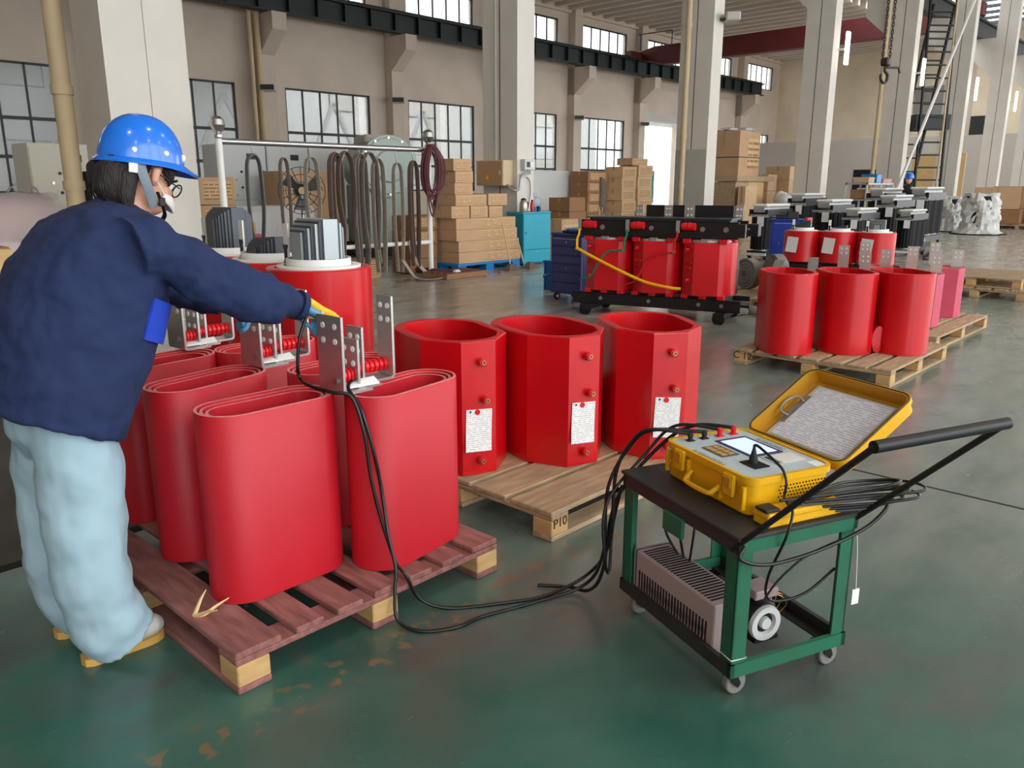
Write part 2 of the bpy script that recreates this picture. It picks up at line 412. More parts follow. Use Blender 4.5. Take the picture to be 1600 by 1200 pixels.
for k in range(6):
    for v in (-4, -8): MB().box(-6+6*k, -3.6+6*k, v, v+.25, 6.8+.25*(k % 2), 6.95+.25*(k % 2)).build('annex_lamp', 'lamp_white', fc, None)
ct = thing('shipping_container', 'teal container standing outside the open shutter door', 'container', (55.0, 38, 0))
MB().box(0, 2.6, 0, 6, .1, 2.7, .04).build('body', 'teal_paint', ct)
for k in range(9): MB().box(.14+.28*k, .26+.28*k, -.03, .02, .2, 2.6).build('rib', 'teal_paint', ct)
# other sides of the hall
struct(MB().box(U0-.3, U0, VR, VW+T, 0, ZR).build('wall_left', 'plaster', None, None), 'closed end wall behind the left')
e = MB().box(U1, U1+.4, VR, 9.5, 9.5, ZR); e.box(U1, U1+.4, 10.4, VW+T, 0, ZR); e.box(U1, U1+.4, -13, -6, 0, ZR)
we = struct(e.build('wall_far', 'end_wall', None, None), 'pale end wall at the far end of the hall')
pt = struct(MB().box(U1-10, U1-9.8, 11.6, 33.2, 0, 4.7).build('wall_partition', 'partition_grey', None, None), 'grey partition standing before the end wall')
for (v0, v1, z0, z1) in ((22.8, 20.8, 0, 2.6), (20.2, 18.2, 0, 2.0)): MB().box(U1-10.05, U1-10, v1, v0, z0, z1).build('opening', 'dark_void', pt, None)
MB().box(U1-.05, U1, 19.4, 22.4, 6.5, 9.0).build('bare_patch', 'concrete_patch', we)
MB().box(U1-.05, U1, 16.6, 18.2, 5.0, 6.6).build('vent', 'frame_dark', we)
MB().box(U1-.4, U1, 18.2, 18.8, 0, ZR).build('pilaster', 'plaster', we, None)
r = MB().box(U0, U1, VR-.3, VR, 0, .6).box(U0, U1, VR-.3, VR, 10.9, ZR)
for k in range(12): r.box(-10+7.2*k, -9.5+7.2*k, VR-.4, VR+.4, 0, ZR)
struct(r.build('wall_right', 'plaster', None, None), 'open glazed side of the hall behind the camera')
# roof open along a skylight strip, added and enlarged to brighten the far bay
roof = MB(); SK = ((36, 66, 13, 20),)
roof.box(U0, U1, VR, 13, ZR, ZR+.3).box(U0, U1, 20, VW+T, ZR, ZR+.3).box(U0, 36, 13, 20, ZR, ZR+.3).box(66, U1, 13, 20, ZR, ZR+.3)
ce = struct(roof.build('ceiling', 'ceiling_paint', None, None), 'ribbed concrete roof of the hall')
rib = MB().prismx([(20.2, 0), (20.2, -.42), (33.5, -.42), (33.5, 0)], -.14, .14).mesh('rib', 'ceiling_paint', None)
for i_, (a, b, c, d) in enumerate(SK):
    for k in range(int((b-a)/2)+1): MB().box(a+2*k-.06, a+2*k+.06, c, d, ZR, ZR+.2).build('skylight_bar', 'frame_dark', ce, None)
for k in range(29): put(rib, 'rib', ce, (36+1.2*k, 0, ZR))

# columns of the aisle row, with corbels towards the crane bay
cm = MB().box(0, .47, 0, .9, 0, ZR).mesh('column', 'column_paint', None)
ccor = MB().prismx([(.88, 6.72), (1.85, 7.6), (1.85, 8.55), (.88, 8.55)], 0, .47).mesh('corbel', 'column_paint', None)
gro = MB().box(-.004, .02, .44, .46, 0, ZR).mesh('seam', 'frame_dark', None)
dado = MB().box(-.006, .0, 0.0, .9, 0, 2.35).mesh('dado', 'column_dado', None)
VC = 10.65
CU = [11.47, 18.42, 25.5, 32.72, 39.9, 47.05, 54.2, 61.4]
cl = ['column with the brown switch box behind the cyan cabinet', 'column with a grey painted foot and a floodlight, beside the tall cartons', 'column with a lit tube, left of the hanging hook', 'column with a lit tube, between hook and black ladder', 'column with a lit tube, right of the black ladder', 'column second from the right edge of the picture', 'column at the right edge of the picture', 'farthest column of the row']
cols = []
for u, l in zip(CU, cl):
    o = struct(put(cm, 'column', None, (u, VC, 0)), 'pale concrete '+l); put(ccor, 'corbel', o); put(gro, 'seam', o); cols.append(o)
put(dado, 'dado', cols[1])
for u, l in ((4.13, 'left'), (4.655, 'right')):
    o = struct(put(cm, 'column', None, (u, VC, 0), None, (1.1, 1, 1)), 'pale concrete column of the twin pair behind the worker, %s one' % l); put(ccor, 'corbel', o)
struct(MB().box(4.64, 4.66, VC+.05, VC+.85, 0, ZR).build('trim_1', 'frame_dark', None, None), 'dark joint between the twin columns')
# down pipes
def pipe(u, v, r, m, label, z1=ZR-.02):
    t = thing('drain_pipe', label, 'pipe', (u, v, 0)); MB().cyl((0,0,0), (0,0,z1), r, n=14).build('pipe', m, t)
    for z in (1.4, 2.6, 5.2, 7.5): MB().cyl((0,0,z), (0,0,z+.12), r*1.18, n=14).build('coupling', m, t)
pipe(3.985, 11.75, .115, 'pipe_cream', 'thick cream drain pipe beside the twin column left of the worker')
pipe(18.2, 11.2, .07, 'pipe_cream', 'cream drain pipe beside the column with the floodlight')
pipe(32.5, 11.6, .08, 'pipe_cream', 'cream drain pipe on the column right of the hanging hook')
pipe(19.3, 33.1, .13, 'pipe_cream', 'brownish drain pipe on the side wall beside a pilaster')
pipe(18.95, 33.1, .09, 'pipe_cream', 'thinner brownish drain pipe on the side wall')
# crane rail and crane
cg = thing('crane_girder', 'dark green crane rail girder running along the side wall', 'crane rail', (0, 32.4, 8.6))
MB().box(U0, U1-6, -.25, .25, 0, .06).box(U0, U1-6, -.03, .03, .06, .84).box(U0, U1-6, -.25, .25, .84, .92).build('girder', 'rail_green', cg, None)
MB().box(U0, U1-6, -.05, .05, .92, 1.04).build('rail', 'black_iron', cg, None)
stf = MB().box(-.03, .03, -.24, 0, .06, .84).mesh('stiffener', 'rail_green', None)
for k in range(52): put(stf, 'stiffener', cg, (U0+.7+1.44*k, 0, 0))
cg2 = thing('crane_girder', 'crane rail girder carried by the column corbels', 'crane rail', (0, 12.3, 8.55))
MB().box(U0, U1-6, -.2, .2, 0, .06).box(U0, U1-6, -.03, .03, .06, .8).box(U0, U1-6, -.2, .2, .8, .9).build('girder', 'rail_green', cg2, None)
cr = thing('overhead_crane', 'dark red overhead crane bridge across the far crane bay', 'crane', (47, 0, 9.1))
MB().prismx([(12.2,.55), (14,0), (30.5,0), (32.2,.45), (33.0,.45), (33.0,.75), (31.2,1.14), (12.2,1.14)], -.35, .35).build('bridge', 'crane_red', cr, None)
MB().box(-1.6, 1.6, 32.15, 32.65, .45, .85, .03).build('end_carriage', 'crane_red', cr)
for k in range(4): MB().box(-.37, -.35, 31.0+.18*k, 31.06+.18*k, .3, .8).build('stiffener', 'crane_red', cr, None)
MB().tube([(-.2,30,1.14), (-.2,30,2.0)], .03, 6).tube([(-.2,32.4,1.0), (-.2,32.4,2.0)], .03, 6).tube([(-.2,30,2.0), (-.2,32.6,2.0)], .03, 6).build('railing', 'frame_dark', cr)
# lamps
def tube_lamp(u, z, label):
    t = thing('tube_lamp', label, 'lamp', (u, VC-.02, z)); MB().tube([(0,0,0), (.05,-.2,0)], .03, 6).build('arm', 'lamp_body', t)
    MB().box(-.02, .2, -.28, -.2, -.45, .5, .02).build('tube', 'lamp_white', t)
for u, l in ((25.85, 'lit white tube lamp on the column left of the hanging hook'), (33.05, 'lit white tube lamp on the column right of the hanging hook'), (40.25, 'lit white tube lamp on the column right of the black ladder'), (47.4, 'lit white tube lamp on the column near the right edge')): tube_lamp(u, 5.5, l)
def flood(loc, rz, s, label):
    t = thing('floodlight', label, 'lamp', loc, rz); MB().box(-.22*s, .22*s, -.42*s, -.12*s, -.08*s, .1*s, .02*s).build('housing', 'lamp_body', t)
    MB().box(-.19*s, .19*s, -.43*s, -.41*s, -.06*s, .08*s).build('lens', 'frame_dark', t); MB().tube([(0,0,-.02), (0,-.14*s,-.02)], .03*s, 6).build('bracket', 'frame_dark', t)
flood((18.7, VC, 5.4), .6, 1.1, 'beige floodlight sticking out of the column beside the cartons')
for p, l in ((19.8, 'left of the two big windows'), (27.0, 'above the green motor'), (41.4, 'right of the switch box column'), (48.6, 'beside the shutter door')):
    flood((p, 33.25, 5.6), -.7, 1.5, 'small dark floodlight on the wall pilaster '+l)
# high-bay lamps over the aisle (out of the frame, seen as dots in helmet and floor)
def hbay(u, v, n):
    t = thing('high_bay_lamp', 'round high-bay lamp over the aisle, %s of five in the %s row' % (('nearest', 'second', 'third', 'fourth', 'farthest')[n], 'window side' if v < -4 else 'column side'), 'lamp', (u, v, 8.6), 0, 'high-bay lamps')
    MB().lathe([(.05,.9), (.08,.5), (.14,.42), (.34,0), (.3,0), (.1,.36), (.03,.4)], 20).build('shade', 'galvanised', t)
    MB().lathe([(.02,.05), (.26,.05), (.28,.03), (.02,.03)], 20).build('diffuser', 'lamp_white', t)
    MB().tube([(0,0,.9), (0,0,3.69)], .012, 6).build('chain', 'black_iron', t)
    ld = bpy.data.lights.new('lamp_light', 'AREA'); ld.shape = 'DISK'; ld.size = .56; ld.energy = LAMP_W; ld.color = (1, .97, .92)
    lo = bpy.data.objects.new('lamp_light', ld); COL.objects.link(lo); lo.parent = t; lo.location = (0, 0, .01)
for i, u in enumerate((-2, 4, 10, 17, 26)):
    for v in (-7, -1): hbay(u, v, i)

# ================================================================== pallets and coils near the camera
def plank(parent, name, m, x0, x1, y0, y1, z0, z1, j=0):
    b = MB().box(x0, x1, y0, y1, z0, z1, .004); o = b.build(name, m, parent)
    if j: o.rotation_euler = (rnd.uniform(-j, j)*.2, rnd.uniform(-j, j)*.2, 0)
    return o
def pallet(label, u0, v0, w, d, along, h=.135, tops=6, m='pallet_wood', mb='block_wood', group='wooden pallets', gaps=None, lower=True):
    """deck boards run along u or v; cross boards, nine blocks and ground boards below"""
    t = thing('wooden_pallet', label, 'pallet', (u0, v0, 0), 0, group)
    L, B = (w, d) if along == 'u' else (d, w)                 # L along the boards, B across
    def P(name, mm, a0, a1, b0, b1, z0, z1):
        return plank(t, name, mm, a0, a1, b0, b1, z0, z1) if along == 'u' else plank(t, name, mm, b0, b1, a0, a1, z0, z1)
    mc = m+'_v' if along == 'u' and m+'_v' in MATS else m.replace('_v', '') if along == 'v' else m
    if mc not in MATS: mc = m
    ws = gaps or [B/tops*.82]*tops; g = (B-sum(ws))/max(1, len(ws)-1); b = 0
    for i, wi in enumerate(ws):
        P('deck_board', m, rnd.uniform(-.004, .008), L-rnd.uniform(-.004, .008), b, b+wi, h-.022+rnd.uniform(-.0005, .0005), h); b += wi+g
    for a in (0, (L-.11)/2, L-.11):
        P('cross_board', mc, a, a+.11, 0, B, h-.043, h-.0225)
        for bb in (0, (B-.11)/2, B-.11): P('block', mb, a, a+.11, bb+.002, bb+.108, .0225, h-.0435)
    for bb in (0, (B-.11)/2, B-.11): P('ground_board', m, 0, L, bb, bb+.11, 0, .022)
    return t

def stadium(L, r, n=44):
    out = []
    for k in range(n):
        a = 2*PI*k/n; c, s = math.cos(a), math.sin(a); out.append((r*c+(L if c > 1e-9 else -L), r*s))
    return out
def hv_outline(L, r, p=.1, n=28, cut=.06):
    """round behind, flat tapped panel with slanting facets in front (panel towards -y)"""
    pts = [(r*math.cos(PI*k/n), L+r*math.sin(PI*k/n)) for k in range(n+1)]
    pts += [(-r, -L*.4), (-r*.93, -L-r*.25), (-p, -L-r+cut*.2), (p, -L-r+cut*.2), (r*.93, -L-r*.25), (r, -L*.4)]
    return pts
def inner_of(outer, L, r):
    """points of a stadium hole (long axis y) lying on the same directions as the outer points"""
    res = []
    for x, y in outer:
        a = math.atan2(y, x); c, s = math.cos(a), math.sin(a); lo, hi = 0, 3
        for _ in range(30):
            m = (lo+hi)/2; X, Y = abs(m*c), abs(m*s); dd = X if Y <= L else math.hypot(X, Y-L)
            lo, hi = (m, hi) if dd < r else (lo, m)
        res.append((lo*c, lo*s))
    return res
def subdiv(pts, k=3): return [(a[0]+(b[0]-a[0])*j/k, a[1]+(b[1]-a[1])*j/k) for a, b in zip(pts, pts[1:]+pts[:1]) for j in range(k)]

# ---- first pallet: six oval wrapped coils
p1 = pallet('pinkish red stained wooden pallet under the six oval coils', .945, 1.985, 1.085, 1.4, 'v', .135, 7, 'pallet_red_v', 'block_wood', gaps=[.15, .1, .1, .1, .1, .1, .13])
for k, (x, y, dx, dy, dz) in enumerate(((.02,.3,.03,-.1,.05), (.03,.28,.1,.0,.03), (.02,.3,.06,.03,.06))):
    MB().tube([(x, y, .13), (x+dx*.6, y+dy*.6, .13+dz*.7), (x+dx, y+dy, .13+dz)], [.008, .005, .002], 5).build('splinter', 'splinter', p1)
def lv_coil(loc, rz, label, z0=.137, h=.63, L=.126, r=.114, n=3):
    t = thing('oval_coil', label, 'coil', (*loc, z0), rz, 'oval wrapped coils on the first pallet')
    for i in range(n):
        ro = r-.017*i; b = MB(); o_ = stadium(L, ro, 56); i_ = stadium(L, ro-.0125, 56)
        b.ring(o_, i_, .003*i, h-.006*i, .003); b.build('winding_layer', 'red_wrap', t, 50)
        e = MB().ring(stadium(L, ro-.002, 56), stadium(L, ro-.0105, 56), h-.006*i-.004, h-.006*i+.0006); e.build('cut_edge', 'red_wrap_edge', t, 50)
    return t
lvs = [((1.297,2.33), .0, 'oval red coil at the front left of the first pallet, in front of the worker'),
       ((1.757,2.193), .14, 'oval red coil at the front right of the first pallet, beside the hanging cables'),
       ((1.31,2.77), .2, 'oval red coil in the middle of the left row, behind the front left one'),
       ((1.80,2.62), .1, 'oval red coil in the middle of the right row, under the second busbar set'),
       ((1.33,3.23), .12, 'oval red coil at the back of the left row, beside the jacket of the worker'),
       ((1.80,3.2), .1, 'oval red coil at the back of the right row, mostly hidden')]
for loc, rz, l in lvs: lv_coil(loc, rz, l)

# ---- aluminium busbar sets standing between the coils
def lplate(b, u, s, v0, v1, z0, z1, foot, t=.009):
    """bent plate: upright at u, foot running s*foot along u, rounded inside bend"""
    pr = [(0, z1), (0, z0+.012), (s*.004, z0+.003), (s*.014, z0), (s*foot, z0), (s*foot, z0+t), (s*.018, z0+t), (s*.011, z0+t+.004), (s*t, z0+t+.012), (s*t, z1)]
    b.loft([[(u+x, v0, z) for x, z in pr], [(u+x, v1, z) for x, z in pr]])
def busbar_set(loc, rz, label, k=1.0):
    t = thing('busbar_set', label, 'busbar', (*loc, .768), rz, 'aluminium busbar sets on the oval coils')
    for (u, s, v0, v1, z1, ft) in ((0, 1, -.085, .055, .265*k, .12), (.085, 1, -.05, .05, .175, .1), (.165, -1, .02, .11, .2, .05), (.285, -1, .0, .085, .3*k, .1)):
        b = MB(); lplate(b, u, s, v0, v1, 0, z1, ft); o = b.build('plate', 'aluminium', t, 30)
        vm = (v0+v1)/2; hw = (v1-v0)*.24
        for dv in (-hw, hw):
            for dz in (.035, .085):
                MB().cyl((min(u, u+s*.009)-.002, vm+dv, z1-dz), (max(u, u+s*.009)+.002, vm+dv, z1-dz), .0105, n=10).build('lit_hole_disc', 'paper', o)  # white disc: light through the hole put into its colour
        if s > 0: MB().cyl((u-.006, v0+.04, .045), (u, v0+.04, .045), .012, n=6).build('screw', 'steel', o)
    for (u0, u1, v) in ((.01, .085, -.01), (.095, .158, .05), (.174, .278, .05)):
        b = MB(); pr = [(.014, u0)]
        m = 5
        for i in range(m): c = u0+(u1-u0)*(i+.5)/m; d = (u1-u0)/m*.32; pr += [(.016, c-d*1.3), (.024, c-d), (.024, c+d), (.016, c+d*1.3)]
        pr += [(.014, u1)]
        b.lathe(pr, 16, (0, v, .05), 'x'); b.build('insulator', 'red_plastic', t)
    b = MB(); b.add([(.02,-.05,.012), (.16,-.07,.014), (.165,-.03,.03), (.03,.0,.02), (.02,-.05,.016), (.16,-.07,.018), (.165,-.03,.034), (.03,.0,.024)], [(0,1,2,3), (4,7,6,5), (0,4,5,1), (1,5,6,2), (2,6,7,3), (3,7,4,0)])
    b.build('paper_tag', 'paper', t)
    return t
busbar_set((1.495, 2.26), .0, 'aluminium busbar set with red insulators on the front oval coils')
busbar_set((1.515, 2.83), .05, 'aluminium busbar set below the sleeve of the worker', .9)
busbar_set((1.47, 3.38), .05, 'aluminium busbar set at the back, beside the blue jacket panel', .95)

# ---- second pallet: three tall coils with paper forms
p2 = pallet('weathered wooden pallet marked P10 under the three red coils', 2.36, 1.99, 1.42, 1.2, 'u', .135, 5, gaps=[.24, .2, .22, .22, .2])
o = put(text_mesh('P10', .06, 'stamp_ink'), 'lettering', p2, (.055, .0005, .075), (PI/2, 0, 0))
def paper_form(loc, rz, label, w=.13, h=.2, tilt=0, group='paper forms on the coils', magnet=True, m='paper_form'):
    t = thing('paper_form', label, 'paper', loc, rz, group)
    b = MB(); nn = 6; V = []; F = []
    for i in range(nn+1):
        for j in (0, 1): V.append(((j-.5)*w, -.002-.012*(i/nn)**2, -h*i/nn))
    k = len(V); V += [(x, y+.0008, z) for x, y, z in V]
    for i in range(nn): q = (2*i, 2*i+1, 2*i+3, 2*i+2); F += [q, tuple(x+k for x in q[::-1])]
    o = b.add(V, F).build('sheet', m, t); o.rotation_euler = (0, tilt, 0)
    if magnet:
        MB().lathe([(.002,.002), (.013,.002), (.013,-.006), (.011,-.008), (.002,-.008)], 16, (-.01, 0, -.012), 'y').build('magnet', 'red_plastic', t)
        MB().lathe([(.001,0), (.005,0), (.005,-.004), (.001,-.004)], 10, (-.045, 0, -.008), 'y').build('punch_hole', 'dark_void', t)
    return t
HVD = dict(L=.12, r=.235)
def hv_coil(loc, rz, label, z0=.137, h=.632, L=.12, r=.235, p=.085, th=.048, taps=(.54, .36, .07), m='red_epoxy', group='tall cast coils on the P10 pallet', me_c={}):
    t = thing('cast_coil', label, 'coil', (*loc, z0), rz, group)
    key = (h, L, r, p, th, m)
    if key not in me_c:
        o_ = subdiv(hv_outline(L, r, p), 2); i_ = inner_of(o_, L*.95, r-th)
        me_c[key] = (MB().ring(o_, i_, 0, h, .004).mesh('winding', m, 20),
                     MB().ring([(x*.985, y*.985) for x, y in o_], [(x*1.01, y*1.01) for x, y in i_], h-.002, h+.0015).mesh('rim', 'red_epoxy_edge' if m == 'red_epoxy' else m, 20))
    put(me_c[key][0], 'winding', t); put(me_c[key][1], 'rim', t)
    yf = -L-r+.012
    for k, z in enumerate(taps):
        x = (.01, .028, .004)[k % 3]
        o = MB().lathe([(.021,.004), (.021,-.03), (.018,-.034), (.001,-.034)], 14, (x, yf, z), 'y').build('tap_boss', m, t)
        MB().lathe([(.012,-.03), (.012,-.04), (.006,-.04), (.006,-.034), (.0005,-.034)], 6, (x, yf, z), 'y').build('brass_nut', 'brass', o)
    return t, yf
def rot2(a, x, y): return (x*math.cos(a)-y*math.sin(a), x*math.sin(a)+y*math.cos(a))
for (loc, a, l, w) in (((2.60,2.86), -.36, 'left', 'behind the oval coils'), ((3.02,2.59), -.33, 'middle', 'beside a wooden spacer'), ((3.47,2.29), -.66, 'right', 'behind the yellow instrument')):
    t, yf = hv_coil(loc, a, 'tall red cast coil with three brass taps, %s of the three on the P10 pallet' % l)
    x, y = rot2(a, .0, yf-.002); paper_form((loc[0]+x, loc[1]+y, .137+.315), a, 'white paper form held by a magnet on the %s coil, %s' % (l, w), tilt=.05)
# oval end boards leaning between the coils
for (loc, rz, z, l) in (((2.86,2.84), .5, .137, 'dark red oval end board leaning between the left and middle tall coils'), ((3.34,2.62), .5, .137, 'dark red oval end board between the middle and right tall coils')):
    t = tag(MB().loft([[(x*.07, d, .17+y*.17) for x, y in [(math.cos(2*PI*k/24), math.sin(2*PI*k/24)) for k in range(24)]] for d in (-.008, .008)]).build('end_board', 'red_wrap'), l, 'board'); t.location = (*loc, z); t.rotation_euler = (.12, 0, rz-PI/2+.2)
# ---- C 12 pallet with three plain coils
p3 = pallet('pale wooden pallet marked C 12 under three plain red coils', 6.07, 1.88, 1.38, 1.26, 'u', .135, 7)
o = put(text_mesh('C 12', .085, 'stamp_ink'), 'lettering', p3, (-.001, 1.185, .078), (PI/2, 0, -PI/2))
for (loc, a, l) in (((6.31,2.84), 2.3, 'left of the three on the C 12 pallet'), ((6.64,2.495), 2.35, 'middle of the three on the C 12 pallet'), ((6.925,2.155), 2.35, 'right of the three on the C 12 pallet')):
    hv_coil(loc, a, 'plain red cast coil seen from behind, '+l, L=.11, r=.2, p=.07, th=.034, h=.645, group='plain coils on the C 12 pallet')
t = tag(MB().loft([[(x*.05, d, .11+y*.11) for x, y in [(math.cos(2*PI*k/20), math.sin(2*PI*k/20)) for k in range(20)]] for d in (-.012, .012)]).build('end_board', 'red_epoxy'), 'small red board standing between middle and right coil of the C 12 pallet', 'board'); t.location = (6.66, 2.2, .137); t.rotation_euler = (0, 0, -.75)
# ---- pink coils with bars on the pallet behind
p4 = pallet('wooden pallet under the pink coils with upright bars', 7.75, 2.05, 1.75, 1.25, 'u', .135, 6)
def pink_coil(loc, rz, label):
    t = thing('pink_coil', label, 'coil', (*loc, .137), rz, 'pink coils with upright bars')
    o_ = subdiv(hv_outline(.09, .16, .09), 2); i_ = inner_of(o_, .08, .12); MB().ring(o_, i_, 0, .5, .004).build('winding', 'pink_epoxy', t, 20)
    MB().ring(i_, [(x*.92, y*.92) for x, y in i_], 0, .48).build('lining', 'plywood', t, 20)
    for s, y, z in ((-1, .1, .74), (.6, -.06, .68)):
        b = MB(); b.box(s*.13-.05, s*.13+.05, y-.006, y+.006, .5, z); b.box(s*.13-.05, s*.13+.05, y-.006, y+.15, .495, .507); o = b.build('lead_bar', 'aluminium', t)
        for dx in (-.022, .022):
            for dz in (.03, .075): MB().cyl((s*.13+dx, y-.009, z-dz), (s*.13+dx, y+.009, z-dz), .009, n=8).build('lit_hole_disc', 'paper', o)  # white plugs stand for holes with light showing through
for loc, rz, l in (((8.42,2.4), -1.25, 'pink coil with upright bars nearest the plain red coils'), ((9.2,2.42), -1.25, 'pink coil with upright bars at the right end of its pallet'), ((8.1,2.95), -1.25, 'pink coil hidden behind the red coils, bars showing above them'), ((8.75,2.98), -1.25, 'pink coil at the back of its pallet, bars showing above the red coil')): pink_coil(loc, rz, l)
# ---- empty pallets further along the aisle
pallet('empty weathered pallet at the right edge, lying on the floor', 12.0, 2.2, 1.3, 1.2, 'u', .135, 6)
q = pallet('empty weathered pallet on top of another at the right edge', 12.08, 2.28, 1.3, 1.2, 'v', .135, 6, 'pallet_wood_v'); q.location.z = .136

# ================================================================== test cart with instrument
CR = math.atan2(-.38, .925); CF = (1.895, .925)
def cw(x, y, z):                       # cart coordinates to the hall
    a = rot2(CR, x, y); return (CF[0]+a[0], CF[1]+a[1], z)
CW, CL, CH = .43, .58, .52
ca = thing('test_cart', 'green steel trolley with dark top, carrying the yellow instrument', 'cart', (*CF, 0), CR)
for x in (0, CW-.05):
    for y in (0, CL-.05):
        b = MB().box(x, x+.05, y, y+.006, .085, CH-.04) if y == 0 else MB().box(x, x+.05, y+.044, y+.05, .085, CH-.04)
        b.box(x if x == 0 else x+.044, x+.006 if x == 0 else x+.05, y, y+.05, .085, CH-.04); b.build('post', 'cart_green', ca)
MB().box(-.012, CW+.012, -.012, CL+.012, CH-.012, CH, .003).build('top_plate', 'cart_dark', ca)
for (x0, x1, y0, y1) in ((0, .006, 0, CL), (CW-.006, CW, 0, CL), (0, CW, 0, .006), (0, CW, CL-.006, CL)):
    MB().box(x0-.006, x1+.004, y0-.006, y1+.004, CH-.052, CH-.012).build('top_rail', 'cart_dark' if x1-x0 < .1 else 'cart_green', ca)  # long-side rails coloured darker: shade of the left side painted in
    MB().box(x0-.006, x1+.004, y0-.006, y1+.004, .083, .125).build('bottom_rail', 'cart_dark' if x1-x0 < .1 else 'cart_green', ca)  # same darker colour for the shaded long sides
MB().box(.0, CW, 0, .05, .083, .089).build('bottom_flange', 'cart_green', ca)
MB().box(.0, .05, 0, CL, .083, .089).build('bottom_flange', 'cart_dark', ca)  # side shade put into the flange colour too
MB().box(CW-.05, CW, 0, CL, .083, .089).build('bottom_flange', 'cart_dark', ca)
def castor(t, x, y, r=.036, a=0, m='hose_grey'):
    o = MB().box(x-.025, x+.025, y-.025, y+.025, .078-.0, .083).prismy([(x-.012,.08), (x+.012,.08), (x+.03,r), (x+.02,r-.012), (x-.004,r+.01)], y-.02, y-.016).prismy([(x-.012,.08), (x+.012,.08), (x+.03,r), (x+.02,r-.012), (x-.004,r+.01)], y+.016, y+.02).build('castor', 'black_iron', t)
    MB().lathe([(.004,-.013), (r*.9,-.013), (r,-.009), (r,.009), (r*.9,.013), (.004,.013)], 20, (x+.02, y, r), 'y').build('wheel', m, o); MB().lathe([(.003,-.017), (.009,-.017), (.009,.017), (.003,.017)], 10, (x+.02, y, r), 'y').build('hub', 'steel', o)
for x, y in ((.03, .04), (CW-.04, .04), (.03, CL-.04), (CW-.04, CL-.04)): castor(ca, x, y)
for x, n in ((.0, 1), (CW, 1)): MB().tube(bez([(x, .03, .47), (x, 0, .5), (x, -.2, .7), (x, -.4, .9)], 4), .0085, 10).build('handle_rod', 'rubber', ca)
g_ = MB().cyl((-.005, -.4, .9), (CW+.005, -.4, .9), .0145, n=14).build('handle_grip', 'black_iron', ca)
MB().tube([(0, 0, .2), (0.0, 0, .2)], .001, 4) if 0 else None
MB().box(-.016, -.002, .24, .34, .41, .475, .003).build('switch_box', 'cart_green', ca)
MB().tube([(-.003,-.003,.14), (.053,-.003,.137), (.053,.053,.14), (-.003,.053,.143)], .0022, 6, closed=True).build('cable_tie', 'white_paint', ca)
t = MB().box(-.014, .014, -.001, .001, -.05, 0).build('hang_tag', 'paper', ca); t.location = (CW+.02, -.012, .27)
MB().tube([(CW+.02, -.012, .27), (CW+.01, -.01, .4), (CW, -.008, .47)], .0012, 5).build('tag_string', 'white_paint', ca)
# heater with louvres on the lower shelf
h = thing('resistor_box', 'grey slotted resistor box on the lower shelf of the trolley', 'heater', cw(.012, .1, .09), CR)
HX, HL, HH = .13, .43, .165
MB().box(0, HX, 0, HL, 0, HH, .004).build('housing', 'heater_grey', h)
b = MB()
for k in range(24): b.box(.012, HX-.012, .03+.0155*k, .038+.0155*k, HH-.001, HH+.0008)
b.build('top_louvres', 'dark_void', h, None)
b = MB()
for k in range(24): b.box(-.0008, .001, .03+.0155*k, .038+.0155*k, .035, .1)
b.build('side_louvres', 'dark_void', h, None)
b = MB()
for k in range(22): b.box(-.0016, -.0006, .04+.0155*k, .0435+.0155*k, .05, .075)
b.build('coil_glint', 'steel', h, None)
MB().box(-.002, HX+.002, HL-.02, HL-.016, 0, HH+.002).build('band', 'cart_dark', h)
# blower beside it
f = thing('blower', 'small blower with a white round front under the trolley top', 'fan', cw(.205, .1, .09), CR)
MB().lathe([(.005,.0), (.055,.0), (.06,.01), (.06,.1), (.03,.13), (.005,.13)], 24, (0, 0, .075), 'y').build('housing', 'black_iron', f)
MB().lathe([(.036,-.012), (.055,-.012), (.058,0), (.055,.012), (.036,.012), (.032,0)], 28, (0, 0, .068), 'y', True).build('front_ring', 'panel_grey', f)
MB().lathe([(.002,-.012), (.018,-.012), (.02,0), (.002,0)], 20, (0, 0, .068), 'y').build('hub', 'panel_grey', f)
MB().box(-.02, .07, .02, .1, .13, .16, .004).build('motor', 'heater_grey', f)
for k in range(4): MB().tube(bez([(.05, .04, .14), (.09+.01*k, .02+.02*k, .12), (.11, .03+.02*k, .08+.01*k), (.07, .05, .03)], 5), .0018, 5).build('wire', 'brass', f)
MB().box(-.03, .06, .0, .1, 0, .014).build('foot', 'black_iron', f)
# ---- instrument case
KA, KB, KW, KLn, KH = .095, .08, .315, .418, .122
k0 = cw(KA, KB, CH+.001); ins = thing('test_instrument', 'open yellow carrying case with a pale control panel and lit screen', 'instrument', k0, CR)
def rrect(x0, x1, y0, y1, r, n=5):
    P = []
    for cx, cy, a0 in ((x1-r, y1-r, 0), (x0+r, y1-r, PI/2), (x0+r, y0+r, PI), (x1-r, y0+r, 1.5*PI)):
        for k in range(n+1): a = a0+PI/2*k/n; P.append((cx+r*math.cos(a), cy+r*math.sin(a)))
    return P
def L3(P, z): return [(x, y, z) for x, y in P]
b = MB(); ins_ = lambda d, r: rrect(d, KW-d, d, KLn-d, r)
b.loft([L3(ins_(.014, .03), 0), L3(ins_(.006, .035), .008), L3(ins_(.004, .035), KH-.022), L3(ins_(-.004, .04), KH-.02), L3(ins_(-.004, .04), KH), L3(ins_(.008, .032), KH), L3(ins_(.008, .032), KH-.01)])
b.build('case_body', 'case_yellow', ins, 40)
MB().loft([L3(ins_(.009, .031), KH-.012), L3(ins_(.009, .031), KH-.004)]).build('control_panel', 'panel_pale', ins)
def pp(s, q): return (KW*s, KLn*(1-q))
zt = KH-.0035
